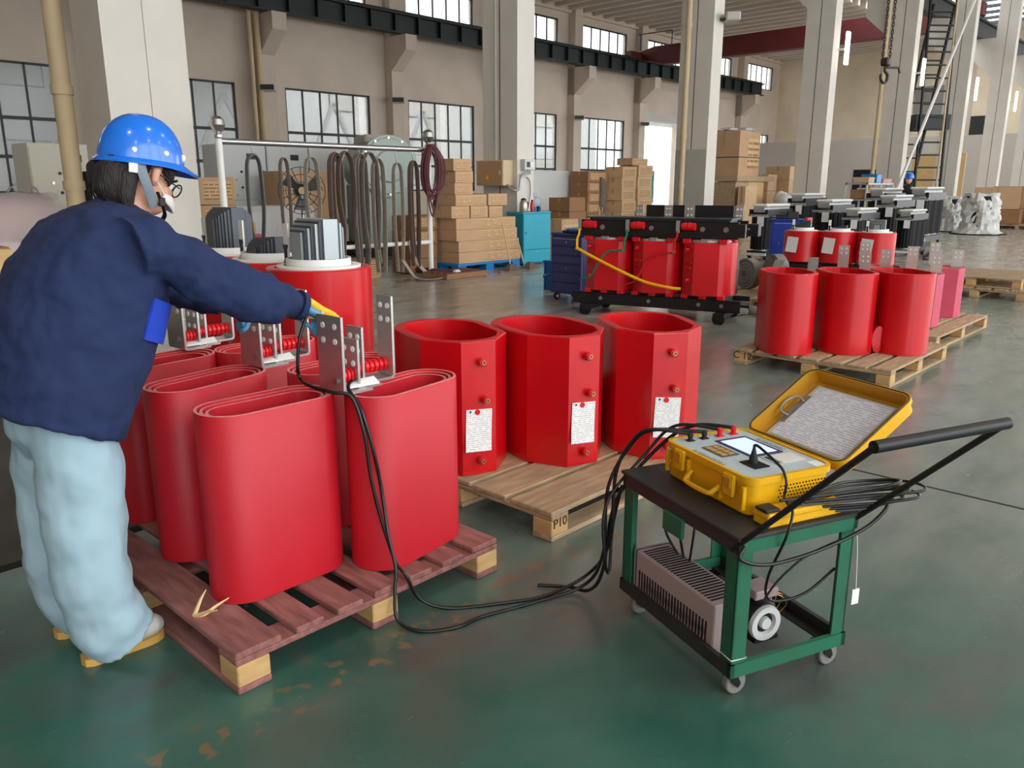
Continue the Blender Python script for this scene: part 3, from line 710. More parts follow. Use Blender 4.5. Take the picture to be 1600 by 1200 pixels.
def pbox(name, m, s0, s1, q0, q1, h, par=None, z=zt):
    (x0, y1), (x1, y0) = pp(s0, q0), pp(s1, q1); return MB().box(x0, x1, y0, y1, z, z+h, .0006).build(name, m, par or ins)
o = pbox('screen_frame', 'tool_blue', .44, .84, .19, .62, .002); pbox('screen', 'screen_glow', .475, .8, .225, .585, .001, o, zt+.0018)
o = pbox('keypad', 'key_dark', .18, .39, .28, .53, .002)
for i in range(2):
    for j in range(4): pbox('key', 'key_amber', .2+.09*i, .27+.09*i, .3+.056*j, .34+.056*j, .002, o, zt+.0015)
o = pbox('printer', 'panel_grey', .52, .9, .64, .83, .002); pbox('printer_door', 'white_paint', .6, .88, .655, .815, .0015, o, zt+.002); pbox('printer_slot', 'frame_dark', .54, .58, .66, .8, .0015, o, zt+.002)
o = pbox('socket', 'dark_void', .24, .42, .66, .83, .003)
x, y = pp(.33, .73)
MB().lathe([(.014,0), (.013,.018), (.008,.034), (.0045,.05), (.004,.06), (.0005,.06)], 14, (x, y, zt)).build('plug', 'rubber', ins)
pbox('name_plate', 'paper', .82, .95, .86, .97, .001)
pbox('printed_title', 'panel_print', .88, .94, .28, .58, .0006); pbox('printed_line', 'panel_print', .05, .1, .3, .66, .0006)
for s, m in ((.22, 'rubber'), (.4, 'rubber'), (.6, 'red_plastic'), (.78, 'red_plastic')):
    x, y = pp(s, .1); o = MB().box(x-.014, x+.014, y-.01, y+.01, zt, zt+.002).build('terminal', m if m == 'red_plastic' else 'dark_void', ins)
    MB().lathe([(.009,0), (.009,.006), (.006,.009), (.0095,.012), (.0095,.026), (.007,.028), (.0005,.028)], 14, (x, y, zt)).build('terminal_post', m, o)
# latches, handle, perforated end
for y in (.06, .3): o = MB().box(-.014, -.0, y, y+.05, KH-.075, KH-.008, .004).build('latch', 'case_yellow', ins); MB().box(-.019, -.013, y+.008, y+.042, KH-.05, KH-.015, .002).build('latch_lever', 'case_inside', o)
MB().tube(bez([(.0, .13, .06), (-.02, .135, .045), (-.032, .15, .035), (-.032, .25, .035), (-.02, .265, .045), (0, .27, .06)], 4), .008, 8).build('carry_handle', 'case_yellow', ins)
for y in (.02, .12, .28, .39): MB().box(-.008, .006, y, y+.012, .02, KH-.03, .002).build('rib', 'case_yellow', ins)
b = MB()
for i in range(15):
    for j in range(6):
        x = .11+.012*i+(.006 if j % 2 else 0); z = .03+.0105*j; b.lathe([(.0026,.0045), (.0026,.0025)], 6, (x, 0, z), 'y')
b.build('vent_holes', 'dark_void', ins, None)
# lid, tilted back on its hinges
LT = math.radians(33); LL, LD = .335, .062
Ml = Matrix.Translation((KW+.022, 0, KH-.002)) @ Matrix.Rotation(-LT, 4, 'Y')
b = MB(Ml); lr = lambda d, r: rrect(d, LL-d, d-.004, KLn+.004-d, r)
b.loft([L3(lr(.02, .03), -LD), L3(lr(.004, .036), -LD+.012), L3(lr(.003, .036), -.016), L3(lr(-.004, .04), -.014), L3(lr(-.004, .04), 0), L3(lr(.006, .034), 0)], caps=False)
n_ = len(lr(0, .03)); b.add(L3(lr(.02, .03), -LD), [tuple(range(n_))]); o = b.build('lid', 'case_yellow', ins, 40)
b = MB(Ml); b.loft([L3(lr(.006, .034), 0), L3(lr(.014, .03), -LD+.014), L3(lr(.022, .028), -LD+.008)], caps=False); b.add(L3(lr(.022, .028), -LD+.008), [tuple(range(n_))]); b.build('lid_lining', 'case_inside', o, 40)
b = MB(Ml); b.tube([Vector(p) for p in L3(lr(.001, .037), .001)], .0022, 5, closed=True); b.build('lid_seal', 'frame_dark', o)
for y in (.06, .3): MB().tube([(KW-.002, y, KH-.006), (KW-.002, y+.05, KH-.006)], .008, 8).box(KW, KW+.03, y+.004, y+.046, KH-.012, KH-.006).build('hinge', 'case_yellow', ins)
# clipboard in the lid
cbm = Matrix.Translation(k0) @ Matrix.Rotation(CR, 4, 'Z') @ Ml @ Matrix.Translation((.0, 0, -LD+.02))
cb = thing('clipboard', 'clipboard with a filled-in white form lying in the lid of the instrument', 'clipboard'); cb.matrix_world = cbm
MB().box(.035, .30, .045, .375, 0, .003, .001).build('board', 'panel_grey', cb)
b = MB().box(.04, .292, .05, .36, .003, .0045); o = b.build('form', 'clip_form', cb, None)
MB().box(.1, .24, .345, .375, .004, .009, .002).build('clip_plate', 'steel', cb)
MB().tube(bez([(.13,.36,.008), (.13,.385,.022), (.17,.4,.026), (.21,.385,.022), (.21,.36,.008)], 4), .005, 8).build('clip_lever', 'steel', cb)
# small yellow accessory case at the cart edge
ac = thing('accessory_case', 'flat yellow accessory box half under the cables at the cart edge', 'box', cw(.1, .003, CH+.001), CR)
MB().box(0, .28, 0, .068, 0, .042, .006).build('body', 'case_yellow', ac); MB().box(-.002, .05, .01, .06, .042, .052, .003).build('clasp', 'rubber', ac)
MB().box(-.001, .281, -.001, .069, .026, .029).build('seam', 'case_inside', ac)

# ================================================================== cables
def cable(label, pts, r=.006, m='cable_black', k=8, group=None):
    return tag(MB().tube(bez(pts, k), r, 8).build('cable', m, None, 60), label, 'cable', group)
def tpost(s): x, y = pp(s, .1); return cw(KA+x, KB+y, CH+KH+.02)
zf = .0065
A = tpost(.22); B = tpost(.4); R_ = tpost(.6); Q = tpost(.78)
lft = lambda dx, dz: cw(-.03+dx, CL+.02, dz)
cable('black test lead running from the instrument over the floor, up to the worker\'s clamp',
      [A, cw(.06, .53, .67), cw(.02, .58, .62), cw(-.02, .61, .5), cw(-.03, .62, .25), (2.16,1.64,.06), (2.0,1.71,zf), (1.85,1.79,zf), (1.7,1.90,zf), (1.62,1.965,.05), (1.57,1.975,.155), (1.56,2.02,.2), (1.545,2.07,.35), (1.525,2.09,.5), (1.515,2.1,.65), (1.5,2.14,.77), (1.455,2.19,.787), (1.44,2.3,.795), (1.445,2.36,.81), (1.44,2.36,.86), (1.455,2.36,.95), (1.50,2.37,1.03)], .0062)
cable('second black test lead lying in a wide loop on the floor beside the pallet',
      [B, cw(.08, .55, .66), cw(.03, .6, .6), cw(-.04, .625, .45), cw(-.05, .63, .2), (2.1,1.62,.04), (1.9,1.72,zf), (1.74,1.775,zf), (1.63,1.79,zf), (1.53,1.86,zf), (1.5,1.94,.03), (1.515,1.968,.12), (1.535,1.985,.19), (1.55,2.04,.3), (1.56,2.08,.45), (1.535,2.085,.6), (1.52,2.12,.73), (1.53,2.2,.79), (1.62,2.27,.8)], .0062)
cable('thin black lead hanging in a loop beside the trolley post', [R_, cw(.18, .56, .66), cw(.09, .6, .56), cw(-.06, .6, .4), cw(-.07, .58, .2), cw(-.04, .6, .15), cw(-.02, .62, .3), cw(.0, .6, .46)], .0055)
cable('thick black lead hanging down the left side of the trolley', [Q, cw(.24, .56, .65), cw(.12, .61, .55), cw(.0, .64, .38), cw(-.03, .66, .12), cw(-.06, .7, .03), cw(-.1, .78, .012), cw(-.2, .84, .012)], .0065)
# bundle wound round the cart corner
for i in range(6):
    a = [.0, .02, .05, .03, .06, .01][i]; z = CH+.012+.012*i; w = .12+.02*(i % 3)
    P = [cw(CW-.12-.03*i, .03, z-.004), cw(CW-.02, -.03-a*.4, z+.01), cw(CW+.06+a, -.06-a, z+.03), cw(CW+.11+a, -.02, z+.015), cw(CW+.07, .05, z-.005), cw(CW-.04, .045, z+.004), cw(CW-.2, .035-.004*i, z)]
    cable('%s loop of the cable bundle wound round the trolley corner' % ['lowest', 'second', 'third', 'fourth', 'fifth', 'topmost'][i], P, .0048 if i % 2 else .0042, 'cable_black' if i % 3 else 'cable_grey', 8, 'cable bundle on the trolley corner')
cable('black mains cable slung under the trolley edge from post to post', [cw(.0, -.02, CH-.02), cw(-.02, -.03, CH-.05), cw(.08, -.03, CH-.085), cw(.25, -.03, CH-.08), cw(CW, -.025, CH-.05), cw(CW+.08, -.03, CH-.0), cw(CW+.1, -.02, CH+.03)], .0055)
x, y = pp(.33, .73)
cable('black power cord from the plug of the instrument, hanging below the trolley top', [cw(KA+x, KB+y, CH+KH+.056), cw(KA+x+.004, KB+y-.016, CH+KH+.055), cw(KA+x+.008, KB+.03, CH+KH+.03), cw(KA+x+.01, KB-.002, CH+KH+.012), cw(KA+x+.01, KB-.018, CH+KH-.02), cw(KA+x+.005, KB-.02, CH+.06), cw(KA+x-.01, .03, CH+.054), cw(KA+x-.03, -.012, CH+.045), cw(.14, -.024, CH-.02), cw(.14, .03, .36), cw(.17, .06, .27), cw(.23, .06, .245), cw(.32, .05, .26), cw(.4, .03, .33)], .0042)
cable('thin black lead drooping across the open end of the trolley', [cw(.18, .08, .25), cw(.22, .07, .31), cw(.3, .05, .38), cw(.41, .03, .42)], .0036)
for i in range(3): cable('short dark lead hanging under the trolley top, %s of three' % ['left', 'middle', 'right'][i], [cw(.08+.03*i, .5-.03*i, CH-.02), cw(.1+.03*i, .48-.04*i, .42), cw(.08+.035*i, .45-.03*i, .34), cw(.1, .4-.03*i, .27)], .005, 'cable_black', 6)
cable('dark lead lying on the floor behind the right tall coil', [(4.3,3.2,.006), (4.6,3.15,.006), (4.75,3.0,.006), (4.9,3.05,.006), (5.0,3.2,.006), (4.8,3.3,.006), (4.5,3.25,.006)], .006)

# ================================================================== transformers
def circle(r, n=40): return [(r*math.cos(2*PI*k/n), r*math.sin(2*PI*k/n)) for k in range(n)]
def limb(t, x, z0, z1, steps, mw='core_steel_pale', slant=0):
    o = None; y = 0
    for i, (w, d) in enumerate(steps):
        for s in ((1,) if i == 0 else (-1, 1)):
            b = MB(); ya, yb = (-d, d) if i == 0 else sorted((s*y, s*(y+d)))
            zz = z1-.012*i
            b.loft([[(x-w/2, ya, z0), (x+w/2, ya, z0), (x+w/2, yb, z0), (x-w/2, yb, z0)], [(x-w/2, ya, zz-slant), (x+w/2, ya, zz), (x+w/2, yb, zz), (x-w/2, yb, zz-slant)]])
            b.build('core_step', mw if i % 2 == 0 else 'core_steel', t, None)
        y += d
def wheelset(t, x, y, r=.07):
    MB().lathe([(.02,-.025), (r*1.15,-.025), (r*1.15,-.012), (r,-.012), (r,.025), (.02,.025)], 20, (x, y, r), 'y').build('wheel', 'black_iron', t)
def open_unit(name, label, loc, rz, R, z0, z1, sp, tops, base, limbw, tags=None, group=None):
    """three coils on a black base, core limbs sticking out, top yoke not yet fitted"""
    t = thing(name, label, 'transformer', (*loc, 0), rz, group)
    hw = sp+R+.08
    for s in (-1, 1): MB().box(-hw, hw, s*R*.6-.03, s*R*.6+.03, base, z0-.03, .004).build('base_beam', 'clamp_black', t)
    for x in (-sp*.9, sp*.9): MB().box(x-.05, x+.05, -R*.9, R*.9, base-.07, base).build('cross_beam', 'clamp_black', t)
    for x in (-sp*.9, sp*.9):
        for y in (-R*.8, R*.8): wheelset(t, x, y, min(.07, max(.03, (base-.0)/2)))
    for i in range(3):
        x = (i-1)*sp
        c = MB().ring(circle(R), circle(R-.05), z0, z1, .006); c.M = Matrix(); o = c.build('coil', 'red_epoxy', t, 30); o.location = (x, 0, 0)
        o = MB().ring(circle(R-.06), circle(R-.1), z0, z1+.012, .003).build('inner_coil', 'insul_white', t, 30); o.location = (x, 0, 0)
        zt_, sl = tops[i]
        k = limbw/.3; limb(t, x, z0-.02, zt_, [(.31*k, .045*k), (.285*k, .02*k), (.26*k, .018*k), (.23*k, .016*k), (.2*k, .014*k), (.165*k, .012*k), (.12*k, .012*k)], 'core_steel_pale' if i == 2 else 'core_dark', sl)
        o = MB().ring(circle(R-.115), circle(R-.125), z0, z1+.05).build('collar', 'insul_white', t, 30); o.location = (x, 0, 0)
        MB().box(x-limbw*.68, x-limbw*.5, -.11, -.1, z1-.02, z1+.24*k).build('tie_plate', 'insul_white', t)
        b = MB().prismy([(x+(q-.59)*limbw, z1+.12*k*w_) for q, w_ in ((.5,0), (.5,.12), (.55,.25), (.55,.75), (.51,.88), (.51,1), (.67,1), (.67,.88), (.63,.75), (.63,.25), (.68,.12), (.68,0))], -.118, -.11); b.v = [(p[0]-limbw*.59, p[1], p[2]) for p in b.v]; b.build('tie_bar', 'clamp_black', t)
        for dx in (-R*.72, R*.72):
            MB().box(x+dx-.04, x+dx+.04, -.05, .05, z0-.03, z0+.02).build('support_block', 'red_plastic', t)
    return t
open_unit('open_transformer', 'three big red coils with bare core limbs, behind the six oval coils', (2.675, 4.61), -1.65, .3, .2, 1.0, .605, [(1.31, .0), (1.15, .02), (1.27, .0)], .1, .30)
u2 = open_unit('open_transformer', 'small three-coil transformer without top yoke beyond the plain coils, tags hanging on it', (12.85, 5.0), -1.36, .28, .28, .76, .55, [(.93, .06), (.86, .05), (.95, .0)], .12, .22)
for i, l in ((-1, 'left'), (0, 'middle'), (1, 'right')):
    x, y = rot2(-1.36, i*.55-.08, -.285); paper_form((12.85+x, 5.0+y, .67), -1.36, 'grey card hanging on the %s coil of the small open transformer' % l, .17, .24, .1, 'cards on the small open transformer', False, 'card_grey')

# finished transformer with black clamps and coloured leads
TR_L, TR_R = (7.85, 5.07), math.atan2(-.966, .26)
tr = thing('dry_transformer', 'red three-coil dry transformer with black clamps and coloured phase leads', 'transformer', (*TR_L, 0), TR_R)
for s, y in ((-1, -.26), (1, .2)):
    b = MB().box(-.95, 1.0, y, y+.06, .12, .13).box(-.95, 1.0, y, y+.008, .12, .25).box(-.95, 1.0, y, y+.06, .24, .25); b.build('base_beam', 'clamp_black', tr, None)
    b = MB().box(-.88, .93, y, y+.06, .9, .91).box(-.88, .93, y, y+.008, .9, 1.08).box(-.88, .93, y, y+.06, 1.07, 1.08); b.build('top_clamp', 'clamp_black', tr, None)
    for x in (-.6, -.02, .55, .8): MB().lathe([(.001,-.012), (.026,-.012), (.03,-.004), (.03,0), (.001,0)], 12, (x, y, 1.0), 'y').build('clamp_bolt', 'steel', tr); MB().lathe([(.001,-.012), (.022,-.012), (.022,0), (.001,0)], 8, (x, y, .19), 'y').build('clamp_bolt', 'steel', tr)
MB().box(-.8, .82, -.17, .17, .88, 1.1, .006).build('top_yoke', 'core_steel', tr); MB().box(-.82, .84, -.2, .2, 1.1, 1.112).build('yoke_cover', 'core_steel', tr)
MB().box(-.8, .82, -.17, .17, .14, .28).build('bottom_yoke', 'core_steel', tr)
for x in (-.75, .8): MB().box(x-.06, x+.06, -.38, .34, .06, .12).build('cross_beam', 'clamp_black', tr)
for x in (-.75, .8):
    for y in (-.34, .3): wheelset(tr, x, y, .06)
for y in (-.1, .08): MB().cyl((.8, y-.12, .98+y*.3), (1.0, y-.12, .98+y*.3), .012, n=8).cyl((.8, y, .2), (1.05, y, .2), .012, n=8).build('tie_rod', 'steel', tr)
MB().box(.93, 1.0, -.26, -.2, .92, 1.06).build('end_plate', 'clamp_black', tr); MB().box(.93, 1.06, .1, .26, .92, 1.05).build('end_plate', 'clamp_black', tr)
cmesh = None
for i in range(3):
    x = (i-1)*.575
    o_ = subdiv(hv_outline(.02, .285, .09), 2); i_ = inner_of(o_, .02, .235)
    o = MB().ring(o_, i_, .285, .86, .005).build('coil', 'red_epoxy', tr, 22); o.location = (x, 0, 0); o.rotation_euler = (0, 0, -.62)
    for dx in (-.03, .01, .05):
        for z in (.58, .64): MB().lathe([(.001,-.016), (.012,-.016), (.014,0), (.001,0)], 8, (dx, -.295, z), 'y').build('tap', 'red_epoxy', o)
    for dx, z in ((.0, .78), (.02, .45)): MB().lathe([(.001,-.05), (.02,-.05), (.022,0), (.001,0)], 10, (dx-.0, -.29, z), 'y').build('terminal_boss', 'red_plastic', o)
    o = MB().ring(circle(.225), circle(.18), .285, .885, .003).build('inner_coil', 'insul_white', tr, 30); o.location = (x, 0, 0)
    limb(tr, x, .25, .9, [(.24, .06), (.2, .04), (.14, .03)])
    for dx in (-.2, .0, .2):
        for yy in (-.2, .18):
            MB().box(x+dx-.045, x+dx+.045, yy-.05, yy+.05, .845, .905, .006).build('spacer', 'red_plastic' if dx else 'galvanised', tr); MB().box(x+dx-.04, x+dx+.04, yy-.045, yy+.045, .235, .29, .006).build('spacer', 'red_plastic', tr)
        MB().cyl((x+dx+.05, -.2, .9), (x+dx+.05, -.2, .96), .006, n=6).build('stud', 'steel', tr)
    # stand-off insulator and phase lead
    b = MB(); b.lathe([(.035,.03), (.044,-.01), (.038,-.03), (.046,-.05), (.038,-.08), (.042,-.12), (.001,-.12)], 14, (0, 0, 0), 'x'); b.v = [(x-.26-p[0]+.05, -.31+p[1], 1.03+p[2]) for p in b.v]; b.build('insulator', 'red_plastic', tr)
    mm = ('bus_yellow', 'bus_green', 'bus_red')[i]; x0 = x-.28
    b = MB().box(x0-.02, x0+.02, -.325, -.31, .96, 1.09); b.build('terminal_strip', 'galvanised', tr)
    pts = [(x0, -.33, .98), (x0, -.335, .92), (x0-.02, -.34, .86), (x0-.02, -.34, .76)]
    if i == 0: pts2 = [(x0-.02, -.345, .76), (x0+.05, -.36, .73), (x0+.3, -.37, .62), (x0+.62, -.38, .49), (x0+.85, -.37, .41), (x0+1.1, -.37, .37), (x0+1.22, -.34, .36)]
    elif i == 1: pts2 = [(x0-.02, -.345, .75), (x0-.1, -.34, .75), (x0-.24, -.35, .72), (x0-.33, -.36, .58), (x0-.42, -.36, .44), (x0-.55, -.34, .41)]
    else: pts2 = [(x0-.02, -.345, .74), (x0-.12, -.34, .74), (x0-.28, -.35, .69), (x0-.38, -.36, .54), (x0-.45, -.36, .42), (x0-.58, -.34, .37)]
    MB().tube(bez(pts, 4), [(.022, .011)]*(len(bez(pts, 4))), 8).build('phase_lead', mm, tr); MB().tube(bez(pts2, 5), .017 if i == 0 else .012, 8).build('delta_lead', mm if i < 2 else 'bus_red', tr)
    MB().lathe([(.001,-.012), (.02,-.012), (.02,0), (.001,0)], 8, (x0-.02, -.345, .755), 'y').build('lead_bolt', 'steel', tr)
MB().box(.62, .76, -.2, -.1, .875, .9).build('paper_strip', 'paper', tr)
for x0, x1 in ((-.28, -.06), (.04, .18), (.3, .74)): MB().box(x0, x1, .3, .33, 1.06, 1.24, .004).build('rear_cover', 'clamp_black', tr)
for x0 in (-.4, -.05, .2, .76):
    o = MB().box(x0, x0+.09, .28, .29, .9, 1.24).build('lead_bar', 'aluminium', tr)
    for dx in (.025, .065):
        for z in (1.13, 1.2): MB().cyl((x0+dx, .277, z), (x0+dx, .293, z), .01, n=8).build('lit_hole_disc', 'paper', o)  # holes as white discs, the light behind them painted

# black transformers in the background
def black_unit(loc, s, label, m='coil_black'):
    t = thing('black_transformer', label, 'transformer', (*loc, 0), .0, 'black transformers in the background'); t.scale = (s, s, s)
    for y in (-.2, .2): MB().box(0, 1.3, y-.03, y+.03, .08, .2).build('base_beam', 'clamp_black', t, None); MB().box(0, 1.3, y-.03, y+.03, 1.0, 1.16).build('top_clamp', 'clamp_black', t, None)
    for i in range(3):
        x = .22+.43*i; P = [((.225+(.012 if k % 2 else 0))*math.cos(2*PI*k/36), (.225+(.012 if k % 2 else 0))*math.sin(2*PI*k/36)) for k in range(36)]
        o = MB().prism(P, .24, .98).build('coil', m, t, 20); o.location = (x, 0, 0)
        for z in (.2, .98): o = MB().prism(circle(.16, 16), z, z+.05).build('spacer', 'galvanised', t); o.location = (x, 0, 0)
    MB().box(.02, 1.28, -.15, .15, 1.08, 1.22, .02).build('top_yoke', 'galvanised', t); MB().box(.03, 1.27, -.2, .2, 1.22, 1.28, .03).build('top_cover', 'insul_white', t)
    MB().box(-.02, -.0, -.24, .24, 1.0, 1.05).build('front_bar', 'galvanised', t)
    MB().box(-.03, 0, -.26, .26, .1, .16).build('front_rail', 'insul_white', t, None)
    for x, y in ((.1, -.2), (.1, .2), (1.2, -.2), (1.2, .2)): wheelset(t, x, y, .05)
    MB().box(-.035, -.03, -.16, .0, .78, 1.0).build('card', 'paper', t)
    return t
for loc, s, l, m in (((18.1,5.7), .76, 'low black transformer at the right front of the dark group, card on its face', 'coil_black'), ((21.9,6.65), 1.12, 'tall black transformer farthest right, beside the wrapped bundles', 'coil_black'), ((21.6,7.55), 1.1, 'tall greenish black transformer behind, left of the farthest right one', 'coil_green'), ((19.6,6.6), .98, 'black transformer in the middle, right behind the small open transformer', 'coil_green'), ((16.5,6.2), .8, 'low black transformer just behind the middle coil of the open transformer', 'coil_black'), ((17.0,7.0), .92, 'black transformer with a card, behind the left coil of the open transformer', 'coil_black'), ((19.6,8.75), 1.0, 'black transformer at the back left, below the shelf', 'coil_black'), ((15.3,7.6), .86, 'black transformer left of the blue cabinet', 'coil_black')): black_unit(loc, s, l, m)
t = thing('floor_channel', 'black channel section lying on the floor before the dark group', 'beam', (17.6, 4.9, 0), .2); MB().box(0, 2.2, 0, .2, 0, .02).box(0, 2.2, 0, .02, .02, .1).box(0, 2.2, .18, .2, .02, .1).build('channel', 'clamp_black', t, None)

# ================================================================== tool cabinets on castors
def tool_cabinet(label, loc, rz, m='tool_blue', doors=False):
    t = thing('tool_cabinet', label, 'cabinet', (*loc, 0), rz); w, d, h = .56, .42, .87
    MB().box(-w/2, w/2, 0, d, .1, h-.03, .008).build('body', m, t); MB().box(-w/2-.012, w/2+.012, -.012, d+.012, h-.03, h, .006).build('top_tray', m, t)
    for x in (-w/2, w/2-.025): MB().box(x, x+.025, -.008, 0, .1, h-.04).build('corner_trim', 'tool_blue_trim' if x > 0 else m, t)
    if doors:
        for x0, x1 in ((-.25, -.005), (.005, .25)): o = MB().box(x0, x1, -.014, 0, .12, .66, .004).build('door', m, t); MB().box((x0+x1)/2-.01, (x0+x1)/2+.01, -.022, -.014, .42, .46).build('lock', 'steel', o)
        o = MB().box(-.25, .25, -.014, 0, .68, .82, .004).build('drawer', m, t); MB().box(-.22, .22, -.024, -.014, .79, .8).build('drawer_pull', 'galvanised', o)
    else:
        for k, (z0, z1) in enumerate(((.12, .24), (.25, .37), (.38, .48), (.49, .59), (.6, .7), (.71, .81))):
            o = MB().box(-.25, .25, -.012, 0, z0, z1, .004).build('drawer', m, t)
            if k == 5: MB().box(-.24, .24, -.022, -.012, z1-.014, z1-.006).build('drawer_pull', 'galvanised', o)
            if k in (2, 5): MB().lathe([(.001,-.006), (.01,-.006), (.01,0), (.001,0)], 10, (0, -.012, (z0+z1)/2), 'y').build('lock', 'steel', o)
    MB().tube(bez([(-w/2, .06, h-.06), (-w/2-.05, .06, h-.05), (-w/2-.06, .2, h-.05), (-w/2-.05, .36, h-.05), (-w/2, .36, h-.06)], 4), .012, 8).build('push_handle', 'rubber', t)
    for x in (-w/2+.05, w/2-.05):
        for y in (.05, d-.05):
            o = MB().box(x-.02, x+.02, y-.02, y+.02, .07, .1).build('castor', 'black_iron', t); MB().lathe([(.004,-.014), (.048,-.014), (.05,0), (.048,.014), (.004,.014)], 18, (x, y, .05), 'x').build('wheel', 'rubber', o); MB().lathe([(.003,-.016), (.02,-.016), (.02,.016), (.003,.016)], 12, (x, y, .05), 'x').build('hub', 'paper', o)
    return t
B1 = (7.97, 6.53); B1R = -1.68
tool_cabinet('dark blue tool cabinet on castors left of the red transformer', B1, B1R)
B2 = (14.15, 6.45); B2R = -1.2
tool_cabinet('royal blue tool cabinet with two doors beyond the red transformer', B2, B2R, 'cabinet_blue', True)
def on(base, r, x, y, z): a = rot2(r, x, y); return (base[0]+a[0], base[1]+a[1], z)
t = thing('power_tool_case', 'small blue tool case lying on the dark blue cabinet', 'tool case', on(B1, B1R, .02, .12, .871), B1R+.2); MB().box(-.15, .15, 0, .2, 0, .05, .01).build('body', 'pvc_blue', t); MB().tube([(-.04,-.0,.02), (-.04,-.03,.02), (.04,-.03,.02), (.04,0,.02)], .006, 6).build('handle', 'rubber', t)
for k, (x, y, l) in enumerate(((-.08, .05, 'left'), (.06, .04, 'middle'), (.2, .06, 'right'))):
    t = thing('small_tool', 'small black hand tool on the dark blue cabinet, %s of three' % l, 'tool', on(B1, B1R, x, y, .871), B1R+.5*k); MB().tube([(-.05,0,.018), (.02,0,.018), (.06,.02,.03)], [.016,.018,.012], 8).build('body', 'rubber', t); MB().tube([(.02,0,.018), (.03,-.05,.015)], .011, 6).build('grip', 'black_iron', t)
t = thing('wire_bundle', 'tangle of red wire on the dark blue cabinet corner', 'wire', on(B1, B1R, .24, .06, .872), 0); MB().tube(bez([(.05*math.cos(k*1.3), .04*math.sin(k*1.7), .01+.012*k) for k in range(9)], 5), .004, 5).build('wire', 'bus_red', t)
for k, (x, y, l) in enumerate(((-.12, .1, 'black socket set lying on the royal blue cabinet'), (.08, .12, 'black drill case on the royal blue cabinet'))):
    t = thing('tool_box', l, 'tool case', on(B2, B2R, x, y, .871), B2R+.2*k); MB().box(-.1, .1, 0, .14, 0, .08+.05*k, .012).build('body', 'rubber', t); MB().tube([(-.04,.07,.08+.05*k), (-.04,.07,.11+.05*k), (.04,.07,.11+.05*k), (.04,.07,.08+.05*k)], .007, 6).build('handle', 'black_iron', t)
for k, (x, y, l) in enumerate(((.33, .06, 'near'), (.36, .2, 'far'))):
    t = thing('spray_can', 'blue spray can with red cap beside the royal blue cabinet, %s one' % l, 'spray can', on(B2, B2R, x, y, 0), 0)
    MB().box(-.05, .05, -.05, .05, 0, .58).build('stand', 'cabinet_blue', t); MB().lathe([(.045,.58), (.05,.6), (.05,.78), (.03,.82)], 14).build('can', 'tool_blue_trim', t); MB().lathe([(.05,.8), (.05,.88), (.045,.9), (.001,.9)], 14).build('cap', 'red_plastic', t)
for k in range(2):
    t = thing('storage_crate', 'blue plastic crate beside the dark blue cabinet, %s' % ('bottom one' if k == 0 else 'stacked on another'), 'crate', (8.72, 7.35, .001+.215*k), -1.62, 'blue crates beside the cabinet')
    b = MB(); w, d, h = .24, .4, .2; o_ = rrect(-w, w, 0, d, .02); i_ = rrect(-w+.015, w-.015, .015, d-.015, .015); b.ring(o_, i_, 0, h); b.box(-w+.01, w-.01, .01, d-.01, 0, .01); b.build('tub', 'crate_blue', t)
    for x in (-.2, -.1, 0, .1, .2): MB().box(x-.008, x+.008, -.008, .004, .02, h-.03).build('rib', 'crate_blue', t)
    MB().ring(rrect(-w-.01, w+.01, -.01, d+.01, .025), o_, h-.03, h).build('rim', 'crate_blue', t)
# rolls of grey belt on a pallet beside the transformer
pb = pallet('dark worn pallet with grey belt rolls beside the red transformer', 9.0, 3.9, 1.5, 1.3, 'u', .135, 6)
for k, (x, y, r, a, l) in enumerate(((9.2,4.85,.26,.5,'largest grey belt roll standing at the left of the pallet'), (9.45,4.35,.22,.2,'grey belt roll standing behind the left plain coil'), (9.75,4.55,.24,.9,'grey belt roll standing between two others'), (10.05,4.2,.22,.4,'grey belt roll at the right end of the pallet'), (9.8,4.95,.2,1.2,'small grey belt roll at the back of the pallet'))):
    t = thing('belt_roll', l, 'roll', (x, y, .137), a, 'grey belt rolls'); b = MB()
    for j in range(4): rr = r-.04*j; b.lathe([(rr-.032,-.06), (rr,-.06), (rr,.06), (rr-.032,.06), (rr-.032,-.06)], 28, (0, .004*j, r), 'y')
    b.build('roll', 'hose_grey', t); MB().lathe([(.03,-.07), (r*.4,-.07), (r*.4,.07), (.03,.07)], 16, (0,0,r), 'y').build('core', 'cloth_mop', t)
t = thing('rag_heap', 'crumpled grey sheet lying at the foot of the belt pallet', 'sheet', (8.75, 4.35, 0), .3); 
for k in range(9): MB().sph((rnd.uniform(-.3,.3), rnd.uniform(-.15,.15), .03), (rnd.uniform(.06,.14), rnd.uniform(.05,.1), rnd.uniform(.03,.07)), 9, 5).build('fold', 'hose_grey', t)
t = thing('level_tool', 'yellow and black tool lying on a crate beside the belt rolls', 'tool', (9.05, 5.45, 0), .3); MB().box(-.2, .2, -.15, .15, 0, .42, .01).build('crate', 'cloth_mop', t); MB().box(-.18, .1, -.17, -.1, .421, .5, .01).build('body', 'bus_yellow', t)
for x in (-.12, -.02): MB().box(x, x+.04, -.172, -.098, .43, .502).build('black_band', 'rubber', t)

